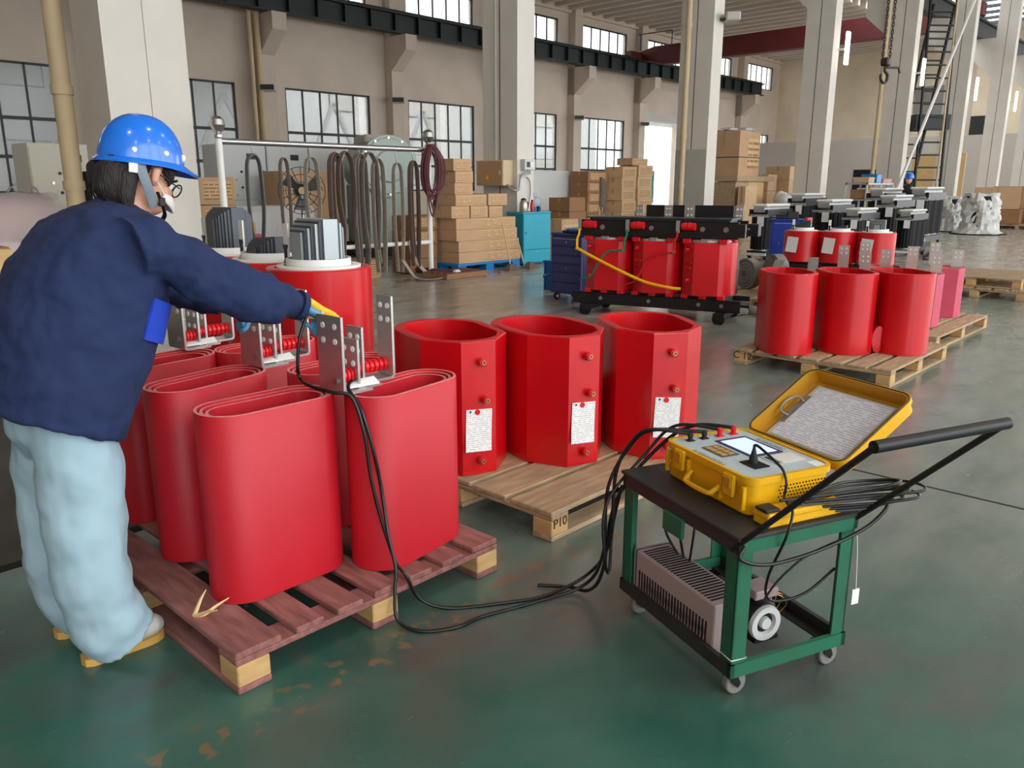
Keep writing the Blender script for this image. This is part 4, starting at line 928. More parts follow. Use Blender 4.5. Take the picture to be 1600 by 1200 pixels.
# ================================================================== sling rack
RK = thing('sling_rack', 'steel tube rack with ball finials, hung with lifting slings', 'rack', (0, 10.2, 0))
for u, l in ((5.28, 0), (8.87, 1)):
    MB().cyl((u, 0, .08), (u, 0, 2.05), .045, n=14).build('post', 'white_paint', RK); MB().lathe([(.03,2.05), (.055,2.07), (.055,2.1), (.03,2.12), (.07,2.16), (.1,2.22), (.085,2.29), (.04,2.33), (.001,2.335)], 18, (u, 0, 0)).build('finial', 'steel', RK)
    MB().cyl((u, -.62, .07), (u, .62, .07), .05, n=12).build('foot', 'rope_maroon', RK)
    for v in (-.66, .6): MB().cyl((u, v, .07), (u, v+.06, .07), .07, n=12).build('foot_end', 'white_paint', RK)
MB().cyl((5.28, 0, 2.02), (8.87, 0, 2.02), .04, n=14).build('top_bar', 'steel', RK)
MB().cyl((5.28, 0, .55), (8.87, 0, .55), .035, n=12).build('low_bar', 'white_paint', RK)
def sling(u, zb, w, m, label, n=1, spread=.1, zt=1.9, th=.009, hook=True, v=-.05, tail=None):
    t = thing('lifting_sling', label, 'sling', (u, 10.2+v, 0), 0, 'slings on the rack')
    spread *= .62
    for j in range(n):
        s = spread*(1+.35*j); z0 = zb+.16*j*((-1)**j); o = .05*j*((-1)**j)
        pts = bez([(o-s*.6, -.04*j, z0), (o-s*1.05, -.04*j, (z0+zt)*.45), (o-s, -.04*j, zt-.22), (o-s*.7, -.04*j, zt-.05), (o, -.04*j, zt+.02*j), (o+s*.7, -.04*j, zt-.05), (o+s, -.04*j, zt-.22), (o+s*1.1, -.04*j, (z0+zt)*.45), (o+s*.5+.02*j, -.04*j, z0-.02)], 5)
        MB().tube(pts, [(w, th)]*len(pts), 8, flat=(0, 0, 1)).build('strap', m, t)
    if hook: MB().tube([(0, -v, 2.02), (0, -v*.5, zt+.08), (0, 0, zt)], .008, 6).build('hook', 'steel', t)
    if tail: MB().tube(bez(tail, 6), [(w, th)]*(6*(len(tail)-1)+1), 8).build('tail', m, t)
sling(5.72, .62, .045, 'cable_grey', 'dark round sling, leftmost on the rack', 1, .16, 1.86, .02)
sling(6.18, .5, .045, 'sling_grey', 'thin grey sling, second on the rack', 1, .1, 1.83)
sling(6.62, .75, .05, 'sling_pale', 'pale thin sling in front of the fan', 1, .16, 1.85)
sling(7.05, .55, .06, 'sling_brown', 'thick folded brown sling, left of two thick ones', 3, .12, 1.9, .014)
sling(7.48, .2, .06, 'sling_grey', 'thick folded grey sling reaching lowest, right of two thick ones', 3, .13, 1.9, .014)
sling(7.82, .3, .05, 'sling_pale', 'pale sling hanging before the green motor', 2, .12, 1.84)
sling(8.18, .12, .045, 'sling_pale', 'pale sling with its tail curled on the floor', 1, .13, 1.8, .01, tail=[(.05,0,.3), (.1,-.2,.06), (.0,-.5,.02), (.25,-.62,.02), (.55,-.4,.02), (.5,-.15,.02), (.3,.0,.3), (.2,0,.6)])
sling(8.52, .35, .05, 'sling_brown', 'brown sling beside the right rack post', 2, .1, 1.82)
t = thing('rope_bundle', 'maroon cable bundle looped over the right rack post', 'cable', (8.84, 10.12, 0))
for k in range(9):
    a = rnd.uniform(.1, .2); zb = rnd.uniform(.95, 1.35); d = rnd.uniform(-.05, .05); e = rnd.uniform(-.12, .06)
    MB().tube(bez([(d, e, 2.1), (d-a, e-.03, 1.85), (d-a*.9, e, 1.5), (d, e-.02, zb), (d+a, e, 1.5), (d+a*.9, e-.03, 1.85), (d, e, 2.1)], 6), .013, 6).build('loop', 'rope_maroon', t)

# ================================================================== cartons
_cm = {}
def carton(u, v, z, w, d, h, label, group, rz=0, m='carton', prt=True, tape=True):
    """w along u, d along v"""
    o = tag(MB().box(0, w, 0, d, 0, h, .004).build('carton', m), label, 'carton', group); o.location = (u, v, z); o.rotation_euler = (0, 0, rz)
    if tape: MB().box(w*.0-.0008, w*1.0+.0008, d*.5-.03, d*.5+.03, h-.0003, h+.0008).build('tape', 'carton_tape', o, None); MB().box(-.001, 0, d*.5-.03, d*.5+.03, h*.65, h).build('tape_end', 'carton_tape', o, None)
    if prt:
        x0, x1 = (w*.42, w*.95) if w > .8 else (w*.12, w*.9)
        MB().box(x0, x1, -.0012, 0.0, h*.18, h*.84).build('printed_panel', 'carton_print', o, None)
    return o
# plastic pallet
bp = thing('plastic_pallet', 'bright blue plastic pallet under the carton stack', 'pallet', (9.38, 10.08, 0))
MB().box(0, 1.55, 0, 1.1, .11, .15, .006).build('deck', 'pvc_blue', bp)
for x in (0, .68, 1.36):
    for y in (0, .46, .93): MB().box(x, x+.19, y, y+.17, .03, .11).build('block', 'pvc_blue', bp)
    MB().box(x, x+.19, 0, 1.1, 0, .03).build('skid', 'pvc_blue', bp)
G = 'cartons on the blue pallet'
for k in range(4): carton(9.42+.02*(k % 2)-.015*k, 10.1+.01*k, .151+.192*k, 1.55-.02*k, .95, .19, 'long carton on the blue pallet, %s of four in the long pile' % ['bottom', 'second', 'third', 'top'][k], G, rz=.01*(k % 2))
zb = .921
for k, (u, w, h, l) in enumerate(((9.30, .42, .2, 'left carton of the small row lying on the long cartons'), (9.75, .42, .2, 'middle carton of the small row lying on the long cartons'), (10.20, .34, .19, 'right carton of the small row lying on the long cartons'))): carton(u, 10.14, zb, w, .6, h, l, G)
carton(9.42, 10.16, zb+.202, .74, .5, .19, 'wide carton carrying the tall carton pile', G)
carton(10.2, 10.16, zb+.203, .5, .55, .2, 'carton set apart at the right of the tall carton pile', G, .03)
carton(9.42, 10.18, zb+.394, .42, .42, .19, 'lower of two same cartons halfway up the tall pile', G, -.01)
carton(9.43, 10.17, zb+.586, .42, .42, .19, 'upper of two same cartons halfway up the tall pile', G, .01)
carton(9.40, 10.18, zb+.778, .42, .42, .2, 'topmost carton of the tall pile beside the switch box', G, .0)
for k in range(4): carton(8.72+.01*k, 10.55, .01+.24*k, .6, .5, .235, 'dark brown carton of the low pile behind the rack post, %s of four' % ['bottom', 'second', 'third', 'top'][k], 'cartons behind the rack post', 0, 'carton_dark', k > 1)
carton(7.55, 10.5, .0, .55, .5, .3, 'carton standing on the floor behind the sling tails', 'cartons behind the slings', .1, 'carton')
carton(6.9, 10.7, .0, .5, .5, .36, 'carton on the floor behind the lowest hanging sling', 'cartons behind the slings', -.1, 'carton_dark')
t = thing('blue_bin', 'small blue bin on the floor behind the slings', 'bin', (7.15, 10.2, 0)); MB().box(-.12, .12, -.12, .12, 0, .2, .01).build('tub', 'pvc_blue', t); MB().box(-.13, .13, -.13, .13, .19, .21, .004).build('rim', 'pvc_blue', t)
t = thing('floor_board', 'flat brown board lying between rack foot and blue pallet', 'board', (8.75, 9.75, 0)); MB().box(-.2, .7, -.3, .3, 0, .09, .01).build('board', 'carton_dark', t); 
for k in range(4): MB().box(-.2, .7, -.28+.15*k, -.2+.15*k, .09, .1).build('batten', 'rope_maroon', t)
# brooms leaning on the cartons
for k, (u, rz, l) in enumerate(((10.35, .0, 'broom leaning on the long cartons'), (10.85, .1, 'second broom lying at the foot of the cyan cabinet'))):
    t = thing('broom', l, 'broom', (u, 9.78, 0), rz)
    if k == 0: MB().tube([(0, -.02, .06), (.06, .24, .82)], .014, 8).build('handle', 'plywood', t)
    else: MB().tube([(0, .1, .05), (.05, .3, .5)], .014, 8).build('handle', 'plywood', t)
    MB().loft([[(x*.17, -.07+y*.07, 0) for x, y in ((-1,-1), (1,-1), (1,1), (-1,1))], [(x*.05, -.03+y*.03, .12) for x, y in ((-1,-1), (1,-1), (1,1), (-1,1))]]).build('brush_head', 'cloth_mop', t)
# second carton group right of the switch box column
G2 = 'cartons beyond the red transformer'
zc = 0
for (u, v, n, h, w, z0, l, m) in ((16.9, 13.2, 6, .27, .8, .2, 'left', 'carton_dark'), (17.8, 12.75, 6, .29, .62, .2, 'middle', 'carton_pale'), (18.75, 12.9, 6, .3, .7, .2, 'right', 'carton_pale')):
    for k in range(n): carton(u+rnd.uniform(-.02,.02), v+rnd.uniform(-.02,.02), z0+(h+.002)*k, w, .6, h, '%s carton of the %s pile beyond the red transformer' % (ORD[k] if k < n-1 else 'top', l), G2, rnd.uniform(-.03,.03), m)
carton(18.6, 13.0, .2+.302*6, .8, .5, .18, 'flat carton on top of the right pile beyond the transformer', G2, .05, 'carton')
for k in range(3): carton(15.2, 12.4, .2+.33*k, .7, .6, .325, '%s carton beside the water bottle' % ORD[k], G2, .05*k, 'carton_dark', False)
carton(13.6, 11.3, 0, .7, .5, .75, 'tall carton behind the dark blue cabinet', G2, 0, 'carton')
t = thing('plank_stage', 'low wooden stage under the cartons beyond the transformer', 'stage', (15.0, 12.3, 0))
for k in range(7): MB().box(0, 4.7, .22*k, .22*k+.2, .14, .198).build('plank', 'pallet_wood', t)
for x in (.2, 2.3, 4.4): MB().box(x, x+.12, 0, 1.5, 0, .14).build('bearer', 'block_wood', t)
# mop and cloths
t = thing('mop', 'grey mop head hanging before the carton piles', 'mop', (14.4, 10.9, 0), .3)
MB().tube([(0,0,0), (0,0,1.6)], .015, 8).build('handle', 'plywood', t)
for k in range(14): a = rnd.uniform(-.16,.16); MB().tube(bez([(0,0,1.62), (a*.7, -.06, 1.58), (a, -.08, 1.3), (a*1.1, -.07, 1.0+rnd.uniform(-.15,.15))], 4), .02, 6).build('strand', 'cloth_mop', t)
MB().box(-.2, .2, -.2, .2, 0, .05).build('stand', 'black_iron', t)

# ================================================================== cyan cabinet and what stands on it
cy = thing('steel_cabinet', 'cyan steel cabinet against the column, thermos on top', 'cabinet', (11.15, 10.2, 0))
MB().box(0, .78, 0, .42, .03, .95, .004).build('body', 'cyan_side', cy); MB().box(-.01, .79, -.012, .43, .95, .98, .004).build('top', 'cyan_paint', cy)
o = MB().box(.01, .77, -.014, 0, .29, .94, .004).build('door', 'cyan_paint', cy); MB().box(.05, .075, -.02, -.014, .58, .62).build('lock', 'frame_dark', o)
o = MB().box(.01, .77, -.014, 0, .05, .28, .004).build('drawer', 'cyan_paint', cy); MB().box(.36, .42, -.024, -.014, .24, .255).build('drawer_pull', 'steel', o)
MB().box(.03, .75, .02, .4, 0, .03).build('plinth', 'frame_dark', cy)
t = thing('thermos_jug', 'steel thermos jug on the cyan cabinet', 'jug', (11.36, 10.38, .981)); MB().lathe([(.075,0), (.08,.02), (.075,.16), (.06,.2), (.05,.215)], 18).build('body', 'thermos', t); MB().lathe([(.052,.215), (.05,.24), (.01,.255)], 14).build('lid', 'rubber', t); MB().tube(bez([(.07,0,.18), (.12,0,.17), (.125,0,.08), (.075,0,.05)], 4), .011, 7).build('handle', 'rubber', t)
t = thing('drink_bottle', 'red bottle beside the thermos', 'bottle', (11.58, 10.36, .981)); MB().lathe([(.035,0), (.038,.03), (.038,.15), (.02,.19)], 14).build('body', 'red_plastic', t); MB().lathe([(.022,.19), (.022,.215), (.001,.218)], 12).build('cap', 'dark_void', t)
t = thing('cup', 'small dark cup on the cyan cabinet', 'cup', (11.72, 10.33, .981)); MB().lathe([(.025,0), (.032,.1), (.028,.1), (.022,.01), (.001,.01)], 14).build('body', 'rubber', t); MB().tube([(.03,0,.02), (.055,0,.03), (.055,0,.07), (.03,0,.08)], .006, 6).build('handle', 'rubber', t)
# switch boxes on the column
sb = thing('switch_box', 'brown yellow steel switch box on the column above the cartons', 'switch box', (11.47, 10.75, 1.46)); MB().box(-.28, 0, 0, .72, 0, .47, .01).build('body', 'pipe_cream', sb)
MB().box(-.292, -.28, .02, .7, .02, .45, .004).build('door', 'carton_tape', sb); MB().prismy([(0,-.0), (0,.08), (.0,.0)], 0, .01) if 0 else None
b = MB().add([(-.2935,.36,.12), (-.2935,.46,.12), (-.2935,.41,.21), (-.294,.36,.12), (-.294,.46,.12), (-.294,.41,.21)], [(0,1,2), (3,5,4), (0,3,4,1), (1,4,5,2), (2,5,3,0)]); b.build('warning_triangle', 'bus_yellow', sb)
MB().box(-.3, -.292, .06, .09, .2, .28).build('latch', 'steel', sb)
t = thing('meter_box', 'small grey outlet box on the bright face of the column', 'outlet', (11.56, 10.65, 1.75)); MB().box(0, .3, -.12, 0, 0, .2, .008).build('body', 'panel_grey', t); MB().box(.05, .14, -.124, -.12, .05, .15).build('socket', 'frame_dark', t); MB().box(.17, .25, -.124, -.12, .05, .15).build('socket', 'white_paint', t)
t = thing('conduit', 'grey conduit bending from the switch box to the outlet box', 'pipe', (0, 0, 0)); MB().tube(bez([(11.3,10.74,1.47), (11.3,10.6,1.38), (11.42,10.56,1.4), (11.5,10.57,1.62), (11.6,10.57,1.68), (11.75,10.57,1.7)], 5), .025, 8).build('pipe', 'galvanised', t); MB().tube([(11.46,11.2,1.93), (11.46,11.2,5.5)], .02, 6).build('riser', 'lamp_body', t)
t = thing('hook_cable', 'thin black cable hanging down the bright column face', 'cable'); MB().tube(bez([(11.7,10.62,1.62), (11.78,10.61,1.55), (11.8,10.61,1.3), (11.72,10.6,1.05)], 5), .008, 6).build('cable', 'cable_black', t)

# ================================================================== draped machine, water bottle
t = thing('draped_machine', 'machine under a translucent plastic sheet right of the column', 'machine', (15.0, 13.9, 0))
MB().box(.1, 2.1, .1, 1.0, 0, 1.5, .02).build('machine_body', 'panel_grey', t); MB().box(.5, 1.2, .2, .8, 1.5, 1.75, .02).build('machine_head', 'partition_grey', t)
b = MB(); N_ = 30; rings = []
for j, z in enumerate((1.86, 1.84, 1.7, 1.3, .8, .5)):
    ring = []
    for k in range(N_):
        a = 2*PI*k/N_; c, s = math.cos(a), math.sin(a); q = max(abs(c), abs(s)); w = (.85, 1.0, 1.08, 1.1, 1.14, 1.2)[j]; wob = 1+.04*math.sin(k*2.6+j)*(j/3)
        ring.append((1.1+1.05*w*c/q*wob*(.9+.1*q), .55+.5*w*s/q*wob, z-.12*abs(c)*(j == 0)))
    rings.append(ring)
b.loft(rings); b.build('plastic_sheet', 'film_white', t, 60)
t = thing('water_bottle', 'large clear water bottle with a blue label on a stand', 'water bottle', (13.5, 12.0, 0)); MB().box(-.2, .2, -.2, .2, 0, .85, .01).build('stand', 'panel_grey', t)
MB().lathe([(.13,.85), (.14,.87), (.14,1.0), (.13,1.02), (.14,1.04), (.14,1.16), (.12,1.2), (.05,1.24), (.035,1.25), (.035,1.31), (.001,1.31)], 20).build('bottle', 'bottle_clear', t); MB().lathe([(.142,.92), (.143,.93), (.143,1.0), (.142,1.01)], 20).build('label_band', 'pvc_blue', t)
t = thing('office_chair', 'grey chair with armrest behind the cyan cabinet', 'chair', (12.9, 11.6, 0), .6)
MB().box(-.24, .24, -.24, .24, .46, .54, .03).build('seat', 'cable_grey', t); MB().box(-.22, .22, .22, .28, .6, 1.15, .03).build('backrest', 'cable_grey', t); MB().cyl((0,0,.1), (0,0,.46), .03).build('column', 'steel', t)
for k in range(5): MB().tube([(0,0,.12), (.28*math.cos(k*1.257), .28*math.sin(k*1.257), .05)], .02, 6).build('leg', 'rubber', t)
for s in (-1, 1): MB().tube([(s*.25,.1,.5), (s*.28,.1,.72), (s*.28,-.15,.72)], .02, 6).build('armrest', 'rubber', t)
MB().tube([(0,.25,.5), (0,.27,.65)], .025, 6).build('back_bar', 'steel', t)

# ================================================================== behind the rack: cabinets, fan, motor
def elec_cab(u, v, w, d, h, label, m='panel_grey', rz=0):
    t = thing('control_cabinet', label, 'cabinet', (u, v, 0), rz, None); MB().box(0, w, 0, d, .1, h, .01).build('body', m, t); MB().box(.02, w-.02, .02, d-.02, 0, .1).build('plinth', 'frame_dark', t)
    for z0, z1 in ((.14, h*.5), (h*.5+.02, h-.06)):
        o = MB().box(.02, w-.02, -.012, 0, z0, z1, .004).build('door', m, t); MB().box(w-.1, w-.06, -.02, -.012, (z0+z1)/2-.07, (z0+z1)/2+.07).build('door_handle', 'frame_dark', o)
    for k in range(4): MB().lathe([(.001,-.02), (.025,-.02), (.028,0), (.001,0)], 10, (w*.3+.12*(k % 2), -.012, h*.55+.16*k), 'y').build('knob', 'frame_dark' if k % 2 else 'steel', t)
    MB().box(w*.55, w*.75, -.016, -.01, h-.3, h-.18).build('meter', 'frame_dark', t)
for k, (u, l) in enumerate(((8.3, 'left'), (9.35, 'middle'), (10.4, 'right'))): elec_cab(u, 16.0, 1.02, .8, 2.3, 'light grey control cabinet behind the slings, %s of three' % l)
elec_cab(4.5, 15.2, 1.1, .8, 2.15, 'beige control panel behind the worker\'s back', 'beige_panel', .0)
t = thing('panel_wiring', 'open black terminal block on the beige control panel', 'terminal block', (5.3, 15.17, 1.2)); MB().box(0, .26, -.06, 0, 0, .5, .01).build('block', 'dark_void', t)
for k in range(5): MB().tube(bez([(.1,-.06,.1+.08*k), (.2,-.14,.05+.08*k), (.3,-.1,.12+.07*k)], 4), .008, 5).build('wire', 'cable_black', t)
for k, (u, r) in enumerate(((3.35, .17), (3.75, .19), (4.05, .15))):
    t = thing('steel_canister', 'steel canister beside the beige panel, %s of three' % ['left', 'middle', 'right'][k], 'canister', (u, 13.6, 1.0), 0, 'canisters beside the beige panel'); MB().lathe([(r,0), (r,.28), (r*.7,.33), (r*.3,.36), (.001,.36)], 18).build('body', 'galvanised', t); MB().lathe([(r*1.02,.1), (r*1.03,.12), (r*1.02,.14)], 18).build('hoop', 'steel', t); MB().tube(bez([(-r*.4,0,.34), (0,0,.44), (r*.4,0,.34)], 4), .012, 6).build('handle', 'steel', t)
t = thing('canister_bench', 'low steel bench carrying the canisters', 'bench', (2.9, 13.35, 0)); MB().box(0, 1.5, 0, .6, .95, .999, .006).build('top', 'galvanised', t)
for x in (.05, 1.4):
    for y in (.05, .5): MB().box(x, x+.05, y, y+.05, 0, .95).build('leg', 'galvanised', t)
# film-wrapped goods at the left edge
t = thing('wrapped_goods', 'pinkish goods under glossy clear film at the left edge', 'wrapped goods', (1.7, 11.7, 0))
MB().box(.05, 2.05, .05, .9, .1, .75, .05).build('goods', 'pink_goods', t); MB().lathe([(.02,0), (.3,0), (.3,2.05), (.02,2.05)], 24, (.05, .5, 1.02), 'x').build('roll', 'pink_goods', t)
b = MB(); rings = []
for i in range(13):
    x = -.05+2.2*i/12; w = .02*math.sin(i*2.1); rings.append([(x, -.02+w, .1), (x, 0.0, .7+w), (x, .1-w, .95), (x, .16, 1.18+w), (x, .34, 1.36), (x, .62, 1.37+w), (x, .82, 1.2), (x, .96, .8), (x, .98, .1)])
b.loft(rings); b.build('clear_film', 'clear_film', t, 70); MB().box(0, 2.1, .1, .9, 0, .1).build('base', 'carton_dark', t)
t = thing('plywood_crate', 'plain plywood crate at the left edge, lid ajar', 'crate', (1.75, 10.72, 0)); MB().box(0, 1.12, 0, .85, .03, .74, .006).build('box', 'plywood', t); MB().box(0, 1.1, .02, .9, .741, .76).build('lid', 'carton_dark', t)
for x in (.1, .55, 1.0): MB().box(x-.05, x+.05, .0, .85, 0, .03).build('runner', 'block_wood', t)
for k, z in ((0, .0), (1, .44)): carton(6.12, 12.6, .72+z, .62, .6, .43, 'brown carton with dark marks right of the helmet, %s one' % ('lower' if k == 0 else 'upper'), 'cartons right of the helmet', 0, 'carton', True)
t = thing('carton_table', 'low bench under the cartons right of the helmet', 'bench', (5.6, 12.5, 0)); MB().box(0, 1.2, 0, .9, .66, .719).build('top', 'pallet_wood', t)
for x in (.05, 1.1):
    for y in (.05, .8): MB().box(x, x+.05, y, y+.05, 0, .66).build('leg', 'black_iron', t)
t = thing('wrapped_pallet', 'low pallet of bagged parts under film behind the left slings', 'wrapped goods', (6.9, 13.4, 0)); MB().box(0, 1.9, 0, 1.0, .12, .75, .05).build('bags', 'carton_dark', t); MB().box(-.03, 1.93, -.03, 1.03, .1, 1.1, .1).build('film', 'film_white', t); MB().box(0, 1.9, 0, 1.0, 0, .12).build('base', 'pallet_wood', t)
t = thing('pink_drum', 'small pink covered drum behind the second sling', 'drum', (6.75, 12.3, 0)); MB().lathe([(.25,0), (.27,.1), (.27,.6), (.2,.68), (.001,.7)], 18).build('body', 'pink_epoxy', t); MB().lathe([(.12,.68), (.12,.85), (.1,.88), (.001,.88)], 14).build('cap', 'bus_yellow', t)
carton(8.95, 14.75, .0, 1.4, .8, 1.75, 'huge carton behind the fan', 'big cartons behind the rack', 0, 'carton', False)
fn = thing('pedestal_fan', 'large pedestal fan behind the slings', 'fan', (7.55, 11.9, 0), -.5)
MB().lathe([(.3,0), (.3,.03), (.06,.07), (.001,.07)], 20).build('base', 'rubber', fn); MB().cyl((0,0,.05), (0,0,1.3), .03).build('pole', 'steel', fn); MB().lathe([(.001,.0), (.11,.0), (.12,.1), (.08,.28), (.001,.3)], 16, (0, 0, 1.38), 'y').build('motor', 'rubber', fn)
for r in (.14, .26, .38): MB().tube([(r*math.cos(2*PI*k/28), -.12+.06*(r/.38)**2, 1.38+r*math.sin(2*PI*k/28)) for k in range(28)], .006, 5, closed=True).build('guard_ring', 'black_iron', fn)
for k in range(16): a = 2*PI*k/16; MB().tube([(.05*math.cos(a), -.13, 1.38+.05*math.sin(a)), (.25*math.cos(a), -.11, 1.38+.25*math.sin(a)), (.38*math.cos(a), -.06, 1.38+.38*math.sin(a)), (.37*math.cos(a), .06, 1.38+.37*math.sin(a)), (.1*math.cos(a), .1, 1.38+.1*math.sin(a))], .004, 4).build('guard_wire', 'black_iron', fn)
MB().lathe([(.001,-.145), (.06,-.145), (.06,-.125), (.001,-.125)], 18, (0, 0, 1.38), 'y').build('badge', 'carton_pale', fn)
for k in range(3):
    a = 2*PI*k/3+.4; MB().loft([[(.05*math.cos(a+s), -.03+.02*s, 1.38+.05*math.sin(a+s)) for s in (-.5, .5)]+[(.34*math.cos(a+s*.7), -.05+.05*s, 1.38+.34*math.sin(a+s*.7)) for s in (.5, -.5)], [(.05*math.cos(a+s), -.022+.02*s, 1.38+.05*math.sin(a+s)) for s in (-.5, .5)]+[(.34*math.cos(a+s*.7), -.042+.05*s, 1.38+.34*math.sin(a+s*.7)) for s in (.5, -.5)]]).build('blade', 'cable_grey', fn)
mg = thing('electric_machine', 'big pale green machine with round bolted end cover behind the rack', 'machine', (10.75, 13.6, 0), -.35)
MB().lathe([(.05,0), (.62,0), (.62,.08), (.56,.1), (.56,1.6), (.05,1.6)], 36, (0, 0, 1.85), 'y').build('barrel', 'machine_green', mg)
MB().lathe([(.001,-.08), (.3,-.08), (.34,-.03), (.55,-.03), (.58,0), (.001,0)], 36, (0, 0, 1.85), 'y').build('end_cover', 'machine_green', mg)
for k in range(12): MB().lathe([(.001,-.03), (.025,-.03), (.025,0), (.001,0)], 6, (.57*math.cos(k*PI/6), 0, 1.85+.57*math.sin(k*PI/6)), 'y').build('bolt', 'steel', mg)
MB().box(-.55, .55, .1, 1.4, .25, 1.5, .03).build('frame', 'machine_green', mg); MB().box(-.7, .7, 0, 1.5, 0, .25, .02).build('base', 'rail_green', mg); MB().box(-.4, .4, .3, 1.2, 2.3, 2.5, .05).build('cowl', 'partition_grey', mg)
t = thing('covered_motor', 'dark motor under a dusty sheet beside the green machine', 'machine', (11.9, 12.9, 0)); MB().box(-.4, .5, -.3, .4, 0, .7, .05).build('body', 'cable_grey', t); MB().lathe([(.02,0), (.35,0), (.38,.1), (.35,.7), (.02,.7)], 20, (-.3, .0, 1.0), 'x').build('barrel', 'cable_grey', t)

# ================================================================== far side: tall cartons, shelves, ladder, bundles
G3 = 'cartons by the far columns'
t = thing('carton_stand', 'plywood box stand carrying the tall strapped carton', 'stand', (23.4, 12.4, 0)); MB().box(.75, 1.8, 0, 1.1, .1, 1.6, .02).build('box', 'plywood', t); MB().box(-.2, 2.3, -.1, 1.2, 1.6, 1.76).build('board', 'pallet_wood', t); MB().box(0, 2, 0, 1.1, 0, .1).build('skid', 'block_wood', t); MB().box(-.1, .7, .0, 1.1, .1, 1.59).build('post', 'pallet_wood', t)
c = carton(23.4, 12.4, 1.761, 1.35, 1.1, 1.35, 'tall strapped carton with crumpled film on top, beside the floodlight column', G3, 0, 'carton', True)
for z in (.55, ): MB().box(-.004, 1.354, -.004, 1.104, z, z+.03).build('strap', 'frame_dark', c)
b = MB()
for k in range(7): b.sph((rnd.uniform(.1,1.2), rnd.uniform(.1,1.0), 1.4), (rnd.uniform(.15,.3), rnd.uniform(.15,.3), rnd.uniform(.06,.13)), 9, 5)
b.build('crumpled_film', 'clear_film', c)
carton(23.2, 12.0, 0, .75, .25, 1.45, 'small pale carton leaning before the plywood stand', G3, 0, 'carton_pale', False)
t = thing('film_bale', 'bale of crumpled white film beside the plywood stand', 'film', (24.5, 11.35, 0)); b = MB()
for k in range(12): b.sph((rnd.uniform(0,.6), rnd.uniform(0,.4), rnd.uniform(.2,1.1)), (rnd.uniform(.2,.3), rnd.uniform(.2,.3), rnd.uniform(.2,.35)), 10, 6)
b.build('film', 'film_white', t)
for k in range(3): carton(27.6, 12.65, .75+.46*k, 1.3, .9, .455, '%s carton of the strapped pile beyond the plywood stand' % ORD[k], G3, 0, 'carton_pale' if k else 'carton', False)
for k in range(2): carton(26.3, 12.8, .751+.55*k, 1.2, .8, .54, '%s brown carton behind the film bale' % ('lower' if k == 0 else 'upper'), G3, .2, 'carton', False)
t = thing('low_trestle', 'dark trestle under the strapped carton pile', 'trestle', (26.1, 12.55, 0)); MB().box(0, 3.0, 0, 1.4, .6, .749).build('top', 'pallet_wood', t)
for x in (.1, 1.4, 2.8): MB().box(x, x+.12, .1, 1.3, 0, .6).build('leg', 'black_iron', t)
t = thing('fire_rack', 'thin wire rack on the column foot behind the carton pile', 'rack', (29.2, 12.2, 0)); 
for x in (0, .5): MB().tube([(x,0,0), (x,0,2.0)], .02, 6).build('upright', 'frame_dark', t)
for z in (.9, 1.3, 1.9): MB().tube([(0,0,z), (.5,0,z)], .015, 6).build('rail', 'frame_dark', t)
MB().box(.1, .4, -.1, .1, 2.0, 2.12, .02).build('top_box', 'rubber', t)
# shelf
sh = thing('steel_shelf', 'grey steel shelf with boxes below the end wall', 'shelf', (26.6, 9.6, 0))
for z in (.5, 1.0, 1.5): MB().box(0, 2.4, 0, .7, z, z+.05).build('board', 'galvanised', sh)
for x in (0, 1.2, 2.35):
    for y in (0, .65): MB().box(x, x+.05, y, y+.05, 0, 1.55).build('upright', 'panel_grey', sh)
for k, (x, z, w, h, m, n, l) in enumerate(((.1, 1.051, .45, .3, 'carton_dark', 'box', 'brown box on the middle board of the far shelf'), (.65, 1.051, .4, .35, 'paper', 'box', 'white box on the middle board of the far shelf'), (1.35, 1.051, .7, .3, 'cyan_paint', 'bin', 'cyan bin on the middle board of the far shelf'), (.9, 1.551, .4, .28, 'pvc_blue', 'bin', 'blue bin on top of the far shelf'), (.2, 1.551, .5, .18, 'carton_pale', 'box', 'flat pale box on top of the far shelf'), (1.5, 1.551, .8, .14, 'pink_goods', 'parcel', 'long pinkish parcel on top of the far shelf'))):
    t = thing('shelf_'+n, l, n, (26.6+x, 9.65, z)); MB().box(0, w, 0, .5, 0, h, .015).build('body', m, t); MB().box(-.01, w+.01, -.01, .51, h-.05, h-.01, .004).build('rim', m, t)
# ladder tower with bracing poles
ld = thing('ladder_tower', 'black steel ladder tower leaning up between the columns', 'ladder', (36.6, 10.75, 0), -.75)
for x in (-.55, .55): MB().tube([(x, 0, 0), (x, .5, 9.0)], .06, 6).build('rail', 'black_iron', ld)
for k in range(18): MB().tube([(-.55, .028*k, .5*k+.2), (.55, .028*k, .5*k+.2)], .035, 6).build('rung', 'black_iron', ld)
MB().box(-.7, .75, .25, .7, 3.7, 4.3).build('cage', 'black_iron', ld)
for x in (-1.3, -.4): MB().tube([(x, .9, 0), (x+1.2, 1.0, 8.6)], .07, 6).build('brace', 'black_iron', ld)
for k in range(15): MB().tube([(-1.25+.077*k, .9, .4+.55*k), (-.35+.077*k, .9, .4+.55*k)], .035, 6).build('rung', 'black_iron', ld)
t = thing('white_pole', 'long white pole leaning across the ladder tower', 'pole', (31.0, 10.15, 0)); MB().tube([(0, 0, 1.3), (7.0, -.05, 9.3)], .055, 8).build('pole', 'white_paint', t); MB().box(-.2, .2, -.2, .2, 0, 1.35).build('stand', 'black_iron', t)
